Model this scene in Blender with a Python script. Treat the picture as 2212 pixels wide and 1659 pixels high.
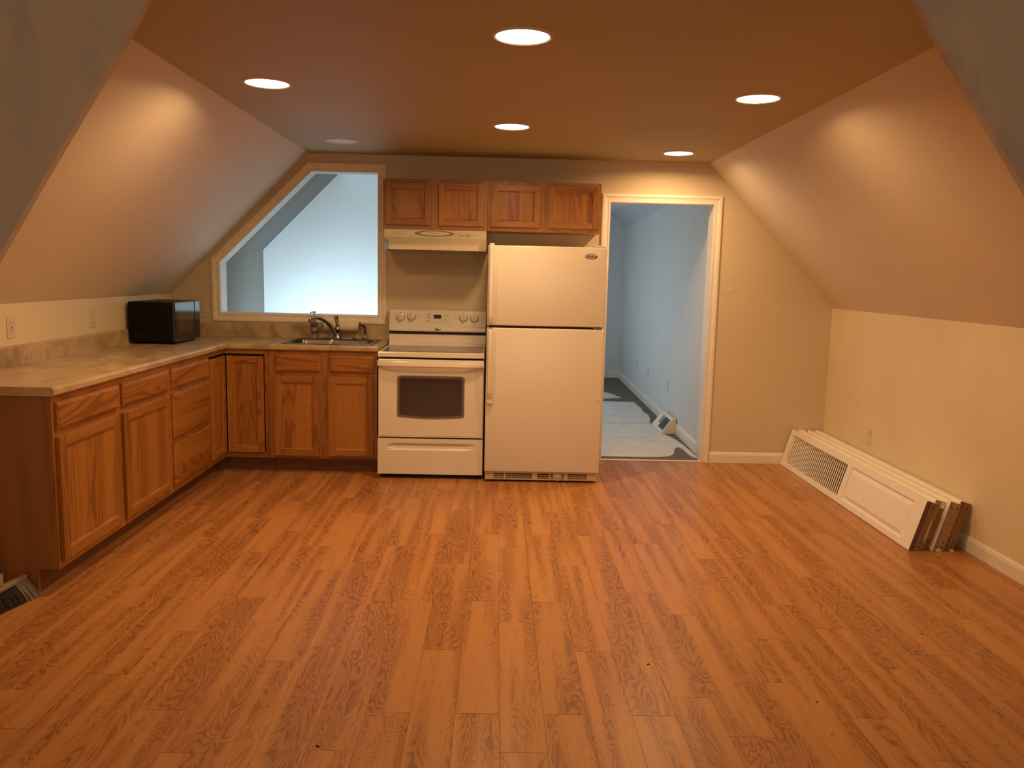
import bpy, bmesh, math, random
from mathutils import Vector, Matrix
from mathutils.geometry import tessellate_polygon
random.seed(7)
for o in list(bpy.data.objects): bpy.data.objects.remove(o)
SC = bpy.context.scene
COL = SC.collection
PI = math.pi

# ------------------------------------------------------------ camera, world, light, exposure
cam = bpy.data.objects.new('camera', bpy.data.cameras.new('camera'))
COL.objects.link(cam)
cr = Vector((0.9996, -0.0180, 0.0229)); cf = Vector((0.0209, 0.9908, -0.1339))
cf.normalize(); cr = (cr - cf * cr.dot(cf)).normalized(); cu = cr.cross(cf)
cam.matrix_world = Matrix(((cr.x, cu.x, -cf.x, 0.8205), (cr.y, cu.y, -cf.y, -6.3192), (cr.z, cu.z, -cf.z, 1.4495), (0, 0, 0, 1)))
cam.data.sensor_width = 36.0
cam.data.lens = 36.0 * 1762.6 / 2212.0
cam.data.clip_start = 0.02
SC.camera = cam
w = bpy.data.worlds.new('world'); SC.world = w; w.use_nodes = True
w.node_tree.nodes['Background'].inputs[0].default_value = (0.55, 0.7, 1.0, 1)
w.node_tree.nodes['Background'].inputs[1].default_value = 0.02
SC.view_settings.view_transform = 'Standard'; SC.view_settings.look = 'None'
SC.view_settings.exposure = 0.0; SC.view_settings.gamma = 1.0; SC.view_settings.use_curve_mapping = False
LAMP_COLOUR = (1.0, 0.60, 0.27)
LAMP_POWER = 12.8      # watts per lamp
COOL = (0.62, 0.84, 1.0)
def area(name, loc, rot, sx, sy, power, colour):
    l = bpy.data.lights.new(name, 'AREA'); l.shape = 'RECTANGLE'; l.size = sx; l.size_y = sy; l.energy = power; l.color = colour
    o = bpy.data.objects.new(name, l); COL.objects.link(o); o.location = loc; o.rotation_euler = rot; return o
# daylight reaching the stair landing behind the pass-through and the hall behind the doorway
l = area('landing_daylight', (-0.50, 0.18, 0.30), (math.radians(130), 0, 0), 1.4, 0.5, 30.0, (0.66, 0.87, 1.0)); l.data.spread = math.radians(110)
area('hall_daylight', (0.98, 2.6, 1.1), (math.radians(90), 0, math.radians(-90)), 4.4, 1.6, 17.0, (0.80, 0.93, 1.0))
# added fill light behind the camera to brighten the near partition, no real source
area('rear_fill', (0.8, -8.2, 1.5), (math.radians(90), 0, 0), 3.0, 1.2, 36.0, (1.0, 0.72, 0.48))

# ------------------------------------------------------------ materials
def new_mat(name):
    m = bpy.data.materials.new(name); m.use_nodes = True
    nt = m.node_tree; b = nt.nodes['Principled BSDF']
    return m, nt, b
def math_node(nt, op, a, b=None, c=None):
    n = nt.nodes.new('ShaderNodeMath'); n.operation = op
    for i, v in enumerate((a, b, c)):
        if v is None: continue
        if hasattr(v, 'links'): nt.links.new(v, n.inputs[i])
        else: n.inputs[i].default_value = v
    return n.outputs[0]
def noise(nt, vec, scale, detail=2.0, rough=0.5, dist=0.0):
    n = nt.nodes.new('ShaderNodeTexNoise'); n.inputs['Scale'].default_value = scale
    n.inputs['Detail'].default_value = detail; n.inputs['Roughness'].default_value = rough; n.inputs['Distortion'].default_value = dist
    if vec is not None: nt.links.new(vec, n.inputs['Vector'])
    return n.outputs['Fac']
def mapping(nt, src, scale, loc=(0, 0, 0)):
    n = nt.nodes.new('ShaderNodeMapping'); n.inputs['Scale'].default_value = scale; n.inputs['Location'].default_value = loc
    nt.links.new(src, n.inputs['Vector']); return n.outputs[0]
def ramp(nt, fac, stops):
    n = nt.nodes.new('ShaderNodeValToRGB'); e = n.color_ramp.elements
    while len(e) < len(stops): e.new(0.5)
    for el, (p, c) in zip(e, stops): el.position = p; el.color = (c[0], c[1], c[2], 1) if hasattr(c, '__len__') else (c, c, c, 1)
    nt.links.new(fac, n.inputs[0]); return n.outputs[0]
def mix(nt, fac, a, b, mode='MIX'):
    n = nt.nodes.new('ShaderNodeMix'); n.data_type = 'RGBA'; n.blend_type = mode
    for i, v in ((0, fac), (6, a), (7, b)):
        if hasattr(v, 'links'): nt.links.new(v, n.inputs[i])
        elif i == 0: n.inputs[0].default_value = v
        else: n.inputs[i].default_value = (v[0], v[1], v[2], 1)
    return n.outputs[2]
def bump(nt, b, h, strength, dist=0.002):
    n = nt.nodes.new('ShaderNodeBump'); n.inputs['Strength'].default_value = strength; n.inputs['Distance'].default_value = dist
    nt.links.new(h, n.inputs['Height']); nt.links.new(n.outputs[0], b.inputs['Normal'])
def plain(name, col, rough=0.5, metal=0.0, spec=0.5, vary=0.0, vscale=8.0, bmp=0.0, bscale=200.0, emit=None, trans=0.0, coat=0.0):
    m, nt, b = new_mat(name)
    b.inputs['Roughness'].default_value = rough; b.inputs['Metallic'].default_value = metal
    b.inputs['Specular IOR Level'].default_value = spec; b.inputs['Transmission Weight'].default_value = trans
    b.inputs['Coat Weight'].default_value = coat
    tc = nt.nodes.new('ShaderNodeTexCoord').outputs['Object']
    f = noise(nt, tc, vscale, 4)
    lo = [c * (1 - vary) for c in col]; hi = [min(1, c * (1 + vary)) for c in col]
    nt.links.new(ramp(nt, f, [(0.3, lo), (0.7, hi)]), b.inputs['Base Color'])
    if bmp: bump(nt, b, noise(nt, tc, bscale, 2), bmp)
    if emit:
        b.inputs['Emission Color'].default_value = (*emit[0], 1); b.inputs['Emission Strength'].default_value = emit[1]
    return m
def wood(name, axis, light, mid, dark, rings=9.0, nscale=5.0, stretch=0.16, line=0.75, rough=0.38, gd=2.0, per_object=True, bands=0.5, tone=0.12, spec=0.4, bscale=11.0):
    m, nt, b = new_mat(name)
    tc = nt.nodes.new('ShaderNodeTexCoord').outputs['Object']
    oi = nt.nodes.new('ShaderNodeObjectInfo').outputs['Random']
    comb = nt.nodes.new('ShaderNodeCombineXYZ')
    nt.links.new(math_node(nt, 'MULTIPLY', oi, 31.0 if per_object else 0.0), comb.inputs[0])
    nt.links.new(math_node(nt, 'MULTIPLY', oi, 57.0 if per_object else 0.0), comb.inputs[1])
    nt.links.new(math_node(nt, 'MULTIPLY', oi, 83.0 if per_object else 0.0), comb.inputs[2])
    add = nt.nodes.new('ShaderNodeVectorMath'); add.operation = 'ADD'
    nt.links.new(tc, add.inputs[0]); nt.links.new(comb.outputs[0], add.inputs[1]); v = add.outputs[0]
    s = [1, 1, 1]; s['xyz'.index(axis)] = stretch
    g = mapping(nt, v, s)
    n1 = noise(nt, g, nscale, gd, 0.45, 0.5)
    ph = math_node(nt, 'MULTIPLY', n1, rings * 2 * PI)
    sn = math_node(nt, 'SINE', ph)
    lines = ramp(nt, math_node(nt, 'MULTIPLY_ADD', sn, 0.5, 0.5), [(0.0, 0.0), (0.5, 0.08), (0.9, 1.0)])
    s2 = [1, 1, 1]; s2['xyz'.index(axis)] = 0.05
    g2 = mapping(nt, v, s2)
    band = ramp(nt, noise(nt, g2, bscale, 1, 0.4), [(0.40, 0.10), (0.60, 1.0)])
    s3 = [1, 1, 1]; s3['xyz'.index(axis)] = 0.03
    fine = noise(nt, mapping(nt, v, s3), 210.0, 3, 0.6)
    f = math_node(nt, 'MULTIPLY', math_node(nt, 'MULTIPLY', lines, band), line)
    c = mix(nt, band, light, mid)
    c = mix(nt, f, c, dark)
    c = mix(nt, math_node(nt, 'MULTIPLY', ramp(nt, fine, [(0.45, 0.0), (0.75, 1.0)]), 0.35), c, dark)
    tn = math_node(nt, 'MULTIPLY_ADD', math_node(nt, 'FRACT', math_node(nt, 'MULTIPLY', oi, 17.3)), 2 * tone, 1 - tone)
    c = mix(nt, 1.0, c, (1, 1, 1)) if False else c
    hsv = nt.nodes.new('ShaderNodeHueSaturation'); nt.links.new(c, hsv.inputs['Color']); nt.links.new(tn, hsv.inputs['Value'])
    nt.links.new(hsv.outputs[0], b.inputs['Base Color'])
    b.inputs['Roughness'].default_value = rough; b.inputs['Specular IOR Level'].default_value = spec
    bump(nt, b, fine, 0.12, 0.001)
    return m

M = {}
OAK_L, OAK_M, OAK_D = (0.40, 0.172, 0.036), (0.34, 0.135, 0.026), (0.17, 0.056, 0.011)
for ax in 'xyz':
    M['oak_' + ax] = wood('oak_' + ax, ax, OAK_L, OAK_M, OAK_D, rings=22, nscale=5.0, stretch=0.10, line=0.68, rough=0.36)
M['oak_end'] = wood('oak_end_panel', 'z', (0.33, 0.145, 0.047), (0.28, 0.122, 0.040), (0.19, 0.078, 0.026), rings=5, nscale=3.5, stretch=0.1, line=0.4, rough=0.5)
M['toe'] = wood('oak_toe_board', 'y', (0.20, 0.085, 0.035), (0.18, 0.075, 0.03), (0.12, 0.05, 0.02), rings=5, nscale=4, stretch=0.1, line=0.4, rough=0.6)
M['floor'] = wood('floor_laminate', 'y', (0.52, 0.235, 0.078), (0.42, 0.178, 0.054), (0.22, 0.082, 0.021), rings=22, nscale=9.0, stretch=0.22, line=0.78, rough=0.34, tone=0.04, gd=3.0, bscale=17.0, spec=0.35)
M['under'] = plain('floor_joint', (0.12, 0.05, 0.02), 0.8)
def paint(name, col, vary=0.03, bmp=0.15, rough=0.62, smudge=0.0):
    m, nt, b = new_mat(name)
    tc = nt.nodes.new('ShaderNodeTexCoord').outputs['Object']
    f = noise(nt, tc, 1.7, 3)
    c = ramp(nt, f, [(0.3, [x * (1 - vary) for x in col]), (0.7, [min(1, x * (1 + vary)) for x in col])])
    if smudge:
        g = noise(nt, mapping(nt, tc, (1.6, 1, 0.9)), 3.4, 5, 0.6, 0.4)
        c = mix(nt, math_node(nt, 'MULTIPLY', ramp(nt, g, [(0.5, 0.0), (0.68, 1.0)]), smudge), c, [x * 0.62 for x in col])
    nt.links.new(c, b.inputs['Base Color'])
    b.inputs['Roughness'].default_value = rough; b.inputs['Specular IOR Level'].default_value = 0.25
    bump(nt, b, noise(nt, tc, 160.0, 3), bmp, 0.001)
    return m
M['wall_back'] = paint('paint_khaki', (0.64, 0.54, 0.37))
M['wall'] = paint('paint_cream', (0.72, 0.61, 0.42), vary=0.04)
M['slope'] = paint('paint_slope', (0.72, 0.62, 0.46), vary=0.03)
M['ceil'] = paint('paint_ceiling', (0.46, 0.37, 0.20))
M['part'] = paint('paint_partition', (0.56, 0.49, 0.41), smudge=0.35)
M['grey'] = paint('paint_grey_white', (0.66, 0.68, 0.68))
M['hall_slope'] = paint('paint_hall_slope', (0.55, 0.57, 0.63))
M['landing_khaki_shaded'] = paint('paint_landing_khaki_shaded', (0.25, 0.235, 0.21))  # khaki darkened: the shade on the landing knee wall is put into the colour
M['landing_slope_shaded'] = paint('paint_landing_slope_shaded', (0.15, 0.138, 0.122))  # shade on the landing slope painted into its colour, deeper than the knee wall
M['landing_white'] = paint('paint_landing_white', (0.74, 0.80, 0.82))
M['trim'] = plain('trim_white', (0.80, 0.75, 0.66), 0.4, vary=0.03)
M['casing'] = plain('casing_unpainted', (0.84, 0.75, 0.58), 0.55, vary=0.08, vscale=30)
M['white'] = plain('enamel_white', (0.77, 0.70, 0.59), 0.28, vary=0.01, bmp=0.12, bscale=500)
M['white2'] = plain('enamel_smooth', (0.77, 0.70, 0.59), 0.2, vary=0.01)
M['almond'] = plain('plastic_almond', (0.66, 0.56, 0.40), 0.45)
M['hoodw'] = plain('hood_enamel', (0.62, 0.53, 0.37), 0.35)
M['almond_grille'] = plain('grille_plastic', (0.62, 0.52, 0.36), 0.5)
M['black'] = plain('black_gap', (0.012, 0.010, 0.009), 0.7)
M['blackgloss'] = plain('black_gloss', (0.012, 0.012, 0.014), 0.12)
M['mwbody'] = plain('microwave_black', (0.008, 0.006, 0.006), 0.55, spec=0.12)
M['mwtop'] = plain('microwave_top', (0.022, 0.018, 0.016), 0.5)
M['glass'] = plain('oven_glass', (0.055, 0.035, 0.028), 0.1)
M['glassrim'] = plain('oven_glass_border', (0.16, 0.12, 0.08), 0.3)
M['cook'] = plain('ceramic_cooktop', (0.05, 0.04, 0.035), 0.09)
M['display'] = plain('clock_display', (0.008, 0.01, 0.03), 0.15)
M['grey_print'] = plain('grey_print', (0.22, 0.17, 0.12), 0.5)
M['chrome'] = plain('chrome', (0.45, 0.43, 0.40), 0.12, metal=1.0)
M['chrome_dark'] = plain('chrome_worn', (0.2, 0.18, 0.165), 0.2, metal=1.0)
M['steel'] = plain('stainless_steel', (0.17, 0.15, 0.13), 0.3, metal=1.0, vary=0.1, vscale=60)
M['brown'] = wood('bare_wood_edge', 'z', (0.26, 0.15, 0.075), (0.22, 0.12, 0.058), (0.15, 0.07, 0.03), rings=3, nscale=9, line=0.4, rough=0.7, tone=0.3)
M['bare_grey'] = plain('paint_stained_edge', (0.36, 0.25, 0.16), 0.7, vary=0.3, vscale=45)
M['doorw'] = plain('shutter_door_white', (0.86, 0.80, 0.70), 0.42, vary=0.03, vscale=12)
M['darkhole'] = plain('dark_hole', (0.03, 0.015, 0.008), 0.9)
M['carpet'] = plain('carpet_brown', (0.16, 0.13, 0.10), 0.95, vary=0.35, vscale=260, bmp=0.6, bscale=400)
M['cloth'] = plain('drop_cloth', (0.66, 0.66, 0.64), 0.8, vary=0.08, vscale=7, bmp=0.5, bscale=40)
M['paper'] = plain('paper_towel', (0.80, 0.68, 0.50), 0.85, bmp=0.3, bscale=120)
M['label'] = plain('bottle_label', (0.13, 0.08, 0.16), 0.5)
M['label2'] = plain('bottle_label_band', (0.42, 0.36, 0.32), 0.5)
M['clear'] = plain('clear_plastic', (0.86, 0.82, 0.80), 0.12, trans=0.85)
M['pump'] = plain('pump_plastic', (0.42, 0.36, 0.34), 0.35)
M['bristle'] = plain('black_bristle', (0.022, 0.018, 0.016), 0.7)
M['bristle_g'] = plain('grey_bristle', (0.24, 0.20, 0.16), 0.7)
M['broomg'] = plain('broom_plastic', (0.27, 0.21, 0.16), 0.45)
M['broomh'] = plain('broom_handle', (0.02, 0.03, 0.05), 0.35)
M['chip'] = plain('wood_chip', (0.62, 0.42, 0.22), 0.8)
M['speck'] = plain('dark_speck', (0.02, 0.012, 0.01), 0.8)
M['lens'] = plain('lamp_lens_lit', (0.9, 0.85, 0.8), 0.5, emit=((1.0, 0.86, 0.66), 9.0))
M['lens_off'] = plain('lamp_lens_unlit', (0.72, 0.66, 0.62), 0.45)
M['ring'] = plain('lamp_trim', (0.62, 0.50, 0.38), 0.5)
def counter_mat():
    m, nt, b = new_mat('laminate_stone')
    tc = nt.nodes.new('ShaderNodeTexCoord').outputs['Object']
    a = noise(nt, mapping(nt, tc, (1, 0.6, 1)), 7.0, 6, 0.62, 0.7); s = noise(nt, tc, 60.0, 4, 0.7)
    c = ramp(nt, a, [(0.32, (0.25, 0.165, 0.08)), (0.46, (0.45, 0.32, 0.165)), (0.58, (0.58, 0.42, 0.22)), (0.72, (0.76, 0.60, 0.36))])
    c = mix(nt, 0.25, c, ramp(nt, s, [(0.35, (0.22, 0.15, 0.09)), (0.65, (0.58, 0.46, 0.32))]))
    nt.links.new(c, b.inputs['Base Color']); b.inputs['Roughness'].default_value = 0.3
    b.inputs['Specular IOR Level'].default_value = 0.5
    return m
M['counter'] = counter_mat()

# ------------------------------------------------------------ mesh helpers
class MB:
    def __init__(s, F=None): s.bm = bmesh.new(); s.F = F; s.mi = 0
    def p(s, q):
        return Vector(s.F(*q)) if s.F else Vector(q)
    def face(s, pts):
        f = s.bm.faces.new([s.bm.verts.new(s.p(q)) for q in pts]); f.material_index = s.mi; return f
    def poly(s, verts, faces):
        vs = [s.bm.verts.new(s.p(q)) for q in verts]
        for f in faces:
            try: g = s.bm.faces.new([vs[i] for i in f]); g.material_index = s.mi
            except ValueError: pass
        return vs
    def box(s, x0, x1, y0, y1, z0, z1, bev=0.0, seg=1):
        v = [(x, y, z) for x in (x0, x1) for y in (y0, y1) for z in (z0, z1)]
        vs = s.poly(v, [(0, 1, 3, 2), (4, 6, 7, 5), (0, 4, 5, 1), (2, 3, 7, 6), (0, 2, 6, 4), (1, 5, 7, 3)])
        if bev:
            ed = {e for q in vs for e in q.link_edges}
            r = bmesh.ops.bevel(s.bm, geom=list(ed), offset=bev, segments=seg, profile=0.5, affect='EDGES')
            for f in r['faces']: f.material_index = s.mi
        return s
    def loft(s, loops, cap0=True, cap1=True, closed=True):
        L = [[s.bm.verts.new(s.p(q)) for q in lp] for lp in loops]; n = len(L[0])
        for a, b in zip(L, L[1:]):
            for i in range(n if closed else n - 1):
                j = (i + 1) % n; g = s.bm.faces.new((a[i], a[j], b[j], b[i])); g.material_index = s.mi
        if cap0: s.bm.faces.new(L[0]).material_index = s.mi
        if cap1: s.bm.faces.new(L[-1]).material_index = s.mi
        return s
    def prism(s, pts, axis, a, b):
        def mk(q, t): return {'x': (t, q[0], q[1]), 'y': (q[0], t, q[1]), 'z': (q[0], q[1], t)}[axis]
        return s.loft([[mk(q, a) for q in pts], [mk(q, b) for q in pts]])
    def tube(s, pts, r, n=10, cap=True):
        P = [Vector(q) for q in pts]; rr = r if hasattr(r, '__len__') else [r] * len(P); loops = []
        up = Vector((0, 0, 1)); t0 = (P[1] - P[0]).normalized()
        if abs(t0.dot(up)) > 0.9: up = Vector((1, 0, 0))
        nrm = (up - t0 * up.dot(t0)).normalized()
        for i, q in enumerate(P):
            t = (P[min(i + 1, len(P) - 1)] - P[max(i - 1, 0)]).normalized()
            nrm = (nrm - t * nrm.dot(t)).normalized(); bn = t.cross(nrm)
            loops.append([q + (nrm * math.cos(2 * PI * k / n) + bn * math.sin(2 * PI * k / n)) * rr[i] for k in range(n)])
        return s.loft(loops, cap, cap)
    def lathe(s, prof, c, axis='z', n=24, cap0=True, cap1=True, sx=1.0, sy=1.0):
        loops = []
        for r, h in prof:
            lp = []
            for k in range(n):
                a = 2 * PI * k / n; u, v = r * math.cos(a) * sx, r * math.sin(a) * sy
                lp.append({'z': (c[0] + u, c[1] + v, c[2] + h), 'y': (c[0] + u, c[1] + h, c[2] + v), 'x': (c[0] + h, c[1] + u, c[2] + v)}[axis])
            loops.append(lp)
        return s.loft(loops, cap0, cap1)
    def build(s, name, mats, parent=None, smooth=False, local=False, kind=None):
        bmesh.ops.recalc_face_normals(s.bm, faces=s.bm.faces)
        org = Vector((0, 0, 0))
        if parent is not None and not local:
            root = parent
            while root.parent: root = root.parent
            org = Vector(ORG.get(root.name, (0, 0, 0)))
        for v in s.bm.verts: v.co -= org
        me = bpy.data.meshes.new(name); s.bm.to_mesh(me); s.bm.free()
        for m in (mats if isinstance(mats, (list, tuple)) else [mats]): me.materials.append(M[m])
        o = bpy.data.objects.new(name, me); COL.objects.link(o)
        if smooth:
            for p in me.polygons: p.use_smooth = True
            try: me.set_sharp_from_angle(angle=math.radians(38))
            except Exception: pass
        if parent is not None: o.parent = parent
        if kind: o['kind'] = kind
        return o
ORG = {}
def thing(name, label, cat, loc, rot=(0, 0, 0), group=None, local=False):
    o = bpy.data.objects.new(name, None); COL.objects.link(o); o.location = loc; o.rotation_euler = rot
    o.empty_display_size = 0.1; o['label'] = label; o['category'] = cat
    if group: o['group'] = group
    ORG[o.name] = (0, 0, 0) if local else loc
    return o
def tag(o, label, cat, group=None):
    o['label'] = label; o['category'] = cat
    if group: o['group'] = group
    return o
def copy_tree(o, parent=None):
    c = o.copy(); COL.objects.link(c)
    if parent is not None: c.parent = parent
    for ch in list(o.children): copy_tree(ch, c)
    return c
def struct(mb, name, mats, parent=None, smooth=False):
    o = mb.build(name, mats, parent, smooth)
    if parent is None: o['kind'] = 'structure'
    return o
def struct_empty(name):
    o = bpy.data.objects.new(name, None); COL.objects.link(o); o['kind'] = 'structure'; ORG[o.name] = (0, 0, 0); return o

# ------------------------------------------------------------ the room
HC = 2.312; XL, XR, HK = -1.664, 3.431, 1.24; SL, SR = -0.606, 2.41
YN = -8.4; TW = 0.14
PW, PL = 0.1475, 0.94
# floor slab and planks
m = MB(); m.box(-3.0, 4.8, YN, TW * 0.2, -0.06, -0.004); floor = struct(m, 'floor', 'under')
m = MB(); m.box(XL, XR, YN, -5.06, -0.004, 0.0); m.box(-3.0, XL, YN, -3.72, -0.004, 0.0); m.box(XR, 4.8, YN, -3.72, -0.004, 0.0); o = m.build('floor_boards', 'floor', floor, kind='stuff')
shape = MB(); shape.box(-PW / 2 + 0.00025, PW / 2 - 0.00025, -PL / 2 + 0.0006, PL / 2 - 0.0006, -0.004, 0.0, bev=0.0004)
pb = shape.build('floor_plank', 'floor', floor); pmesh = pb.data
bpy.data.objects.remove(pb)
x = 0.857 - 17 * PW; ci = 0; offs = [0.0, 0.47, 0.235, 0.70, 0.12, 0.59, 0.35, 0.82]
short = {}
while x < XR - 0.01:
    x1 = min(x + PW, XR); xa = max(x, XL)
    if x1 - xa > 0.02:
        col = round((x - 0.857) / PW)
        phase = {0: -4.0, -1: -3.78, -2: -3.32, 1: -3.78, 2: -3.32, 3: -3.78, -3: -3.78, -4: -4.0}.get(col, -3.78 + offs[(col * 3) % 8])
        y = phase - 2 * PL
        while y < 0.02:
            ya, yb = max(y, -5.06), min(y + PL, 0.02)
            if yb - ya > 0.03 and not (x1 < -1.2 and ya > -2.75):
                if abs(yb - ya - PL) < 1e-6 and abs(x1 - xa - PW) < 1e-6: me = pmesh
                else:
                    k = (round(x1 - xa, 3), round(yb - ya, 3))
                    if k not in short:
                        mb = MB(); hx, hy = (x1 - xa) / 2, (yb - ya) / 2
                        mb.box(-hx + 0.00025, hx - 0.00025, -hy + 0.0006, hy - 0.0006, -0.004, 0.0, bev=0.0004)
                        t = mb.build('floor_plank', 'floor'); short[k] = t.data; bpy.data.objects.remove(t)
                    me = short[k]
                pk = bpy.data.objects.new('floor_plank', me); COL.objects.link(pk); pk.parent = floor
                pk.location = ((xa + x1) / 2, (ya + yb) / 2, 0)
            y += PL
    x += PW
# polygon wall with holes, in plane y
def wall_poly(outer, holes, y0, y1, name, mat, mat_in=None):
    mb = MB(); loops = [outer] + holes
    tris = tessellate_polygon([[Vector((a, b, 0)) for a, b in lp] for lp in loops])
    flat = [q for lp in loops for q in lp]
    for y in (y0, y1):
        vs = [mb.bm.verts.new((a, y, b)) for a, b in flat]
        for t in tris:
            try: mb.bm.faces.new([vs[i] for i in t])
            except ValueError: pass
    for lp in loops:
        for i in range(len(lp)):
            a, b = lp[i], lp[(i + 1) % len(lp)]
            mb.face([(a[0], y0, a[1]), (b[0], y0, b[1]), (b[0], y1, b[1]), (a[0], y1, a[1])])
    return struct(mb, name, mat)
OPEN = [(-1.29, 1.105), (-1.29, 1.487), (-0.588, 2.178), (-0.092, 2.178), (-0.092, 1.105)]
DX0, DX1, DZ = 1.672, 2.462, 2.004
grow = lambda P, d: P
hole1 = [(-1.302, 1.093), (-1.302, 1.492), (-0.593, 2.190), (-0.080, 2.190), (-0.080, 1.093)]
hole2 = [(DX0 - 0.016, 0.0), (DX0 - 0.016, DZ + 0.016), (DX1 + 0.016, DZ + 0.016), (DX1 + 0.016, 0.0)]
outer = [(XL - 0.12, 0), (XL - 0.12, 2.44), (XR + 0.12, 2.44), (XR + 0.12, 0), (hole2[3][0], 0), (hole2[2][0], hole2[2][1]), (hole2[1][0], hole2[1][1]), (hole2[0][0], 0)]
wall_poly(outer, [hole1], 0.0, TW, 'wall_back', 'wall_back')
# two small filled screw holes right of the doorway
wb = bpy.data.objects['wall_back']
for (hx, hz, r) in ((2.617, 1.499, 0.011), (2.606, 1.373, 0.008), (2.630, 1.371, 0.009)):
    mb = MB(); mb.lathe([(r, 0), (r, -0.0012), (r * 0.4, -0.0016)], (hx, 0, hz), 'y', 12, sy=0.6); mb.build('filler_spot', 'trim', wb)
YP = -3.72
m = MB(); m.box(XL - 0.12, XL, YP, 0, 0, HK + 0.02); struct(m, 'wall_left', 'wall')
m = MB(); m.box(XR, XR + 0.12, YP, 0, 0, HK + 0.02); struct(m, 'wall_right', 'wall')
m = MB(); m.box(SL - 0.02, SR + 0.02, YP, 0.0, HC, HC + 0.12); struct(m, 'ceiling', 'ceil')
m = MB(); m.prism([(XL, HK), (SL, HC), (SL, HC + 0.12), (XL - 0.12, HK + 0.12), (XL - 0.12, HK)], 'y', YP, 0.0); struct(m, 'ceiling_left', 'slope')
m = MB(); m.prism([(XR, HK), (SR, HC), (SR, HC + 0.12), (XR + 0.12, HK + 0.12), (XR + 0.12, HK)], 'y', YP, 0.0); struct(m, 'ceiling_right', 'slope')
# the room the camera stands in, and the partition between it and the kitchen with a steep-sided opening
m = MB(); m.box(-3.0, 4.8, YN - 0.12, YN, 0, 2.9); struct(m, 'wall_front', 'wall')
m = MB(); m.box(-3.12, -3.0, YN, YP, 0, 2.9); struct(m, 'wall_front_left', 'wall')
m = MB(); m.box(4.8, 4.92, YN, YP, 0, 2.9); struct(m, 'wall_front_right', 'wall')
m = MB(); m.box(-3.0, 4.8, YN, YP, 2.9, 3.0); struct(m, 'ceiling_front', 'ceil')
ptop = 2.66
part = [(-0.02, ptop), (-0.229, 2.238), (-0.295, 2.124), (-0.422, 1.928), (-0.573, 1.694), (-0.729, 1.443), (-1.02, 0.95), (-1.02, 0.0), (-3.0, 0.0), (-3.0, 2.9), (0.9, 2.9), (0.9, ptop)]
m = MB(); pass
def slab(pts, name):
    mb = MB(); tr = tessellate_polygon([[Vector((a, b, 0)) for a, b in pts]])
    for y in (YP - 0.03, YP):
        vs = [mb.bm.verts.new((a, y, b)) for a, b in pts]
        for t in tr: mb.bm.faces.new([vs[i] for i in t])
    for i in range(len(pts)):
        a, b = pts[i], pts[(i + 1) % len(pts)]
        mb.face([(a[0], YP - 0.03, a[1]), (b[0], YP - 0.03, b[1]), (b[0], YP, b[1]), (a[0], YP, a[1])])
    struct(mb, name, 'part')
slab(part, 'wall_partition_left')
slab([(1.86, ptop), (2.06, 2.304), (2.155, 2.165), (2.284, 1.990), (2.476, 1.727), (2.80, 1.22), (2.80, 0.0), (4.8, 0.0), (4.8, 2.9), (0.9, 2.9), (0.9, ptop)], 'wall_partition_right')

# baseboards with a moulded cap
def baseboard(name, p0, p1, nrm, mat='trim', h=0.085, parent=None):
    prof = [(0, 0), (0.013, 0), (0.013, h - 0.022), (0.010, h - 0.016), (0.010, h - 0.012), (0.007, h - 0.006), (0.003, h), (0, h)]
    mb = MB(); n = Vector(nrm)
    mb.loft([[Vector(q) + n * d + Vector((0, 0, z)) for d, z in prof] for q in (p0, p1)])
    return struct(mb, name, mat, parent)
baseboard('baseboard_back', (2.53, 0, 0), (XR, 0, 0), (0, -1, 0))
baseboard('baseboard_right', (XR, 0, 0), (XR, YP, 0), (-1, 0, 0))
baseboard('baseboard_left', (XL, -2.88, 0), (XL, YP, 0), (1, 0, 0))

# mitred casing
CPROF = [(0.0, 0.0), (0.0, 0.010), (0.006, 0.013), (0.014, 0.013), (0.017, 0.010), (0.030, 0.011), (0.040, 0.014), (0.044, 0.018), (0.058, 0.018), (0.064, 0.015), (0.066, 0.0)]
def casing(path, closed, parent, y, mat, wscale=1.0, names=None, out=1, prof=CPROF):
    n = len(path)
    def off(i, d):
        P = Vector(path[i])
        a = Vector(path[i - 1]) if (closed or i > 0) else None; b = Vector(path[(i + 1) % n]) if (closed or i < n - 1) else None
        def nm(u, v):
            t = (v - u).normalized(); return Vector((t.y, -t.x)) * out
        if a is None: return P + nm(P, b) * d
        if b is None: return P + nm(a, P) * d
        n1, n2 = nm(a, P), nm(P, b); k = (n1 + n2).normalized(); return P + k * (d / max(0.2, k.dot(n1)))
    for i in range(n if closed else n - 1):
        j = (i + 1) % n; mb = MB()
        mb.loft([[(off(q, d * wscale).x, y - h, off(q, d * wscale).y) for d, h in prof] for q in (i, j)])
        mb.build('casing', mat, parent)
# pass-through opening
win = struct_empty('window_1')
casing(OPEN, True, win, 0.0, 'casing', 1.0, out=-1)
def liner(P, Q, y0, y1, parent, mat, closed=True, name='jamb'):
    n = len(P)
    for i in range(n if closed else n - 1):
        j = (i + 1) % n; a, b, c, d = P[i], P[j], Q[j], Q[i]; mb = MB()
        mb.loft([[(q[0], y, q[1]) for q in (a, b, c, d)] for y in (y0, y1)]); mb.build(name, mat, parent)
liner(OPEN, hole1, -0.002, TW + 0.002, win, 'trim')
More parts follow.
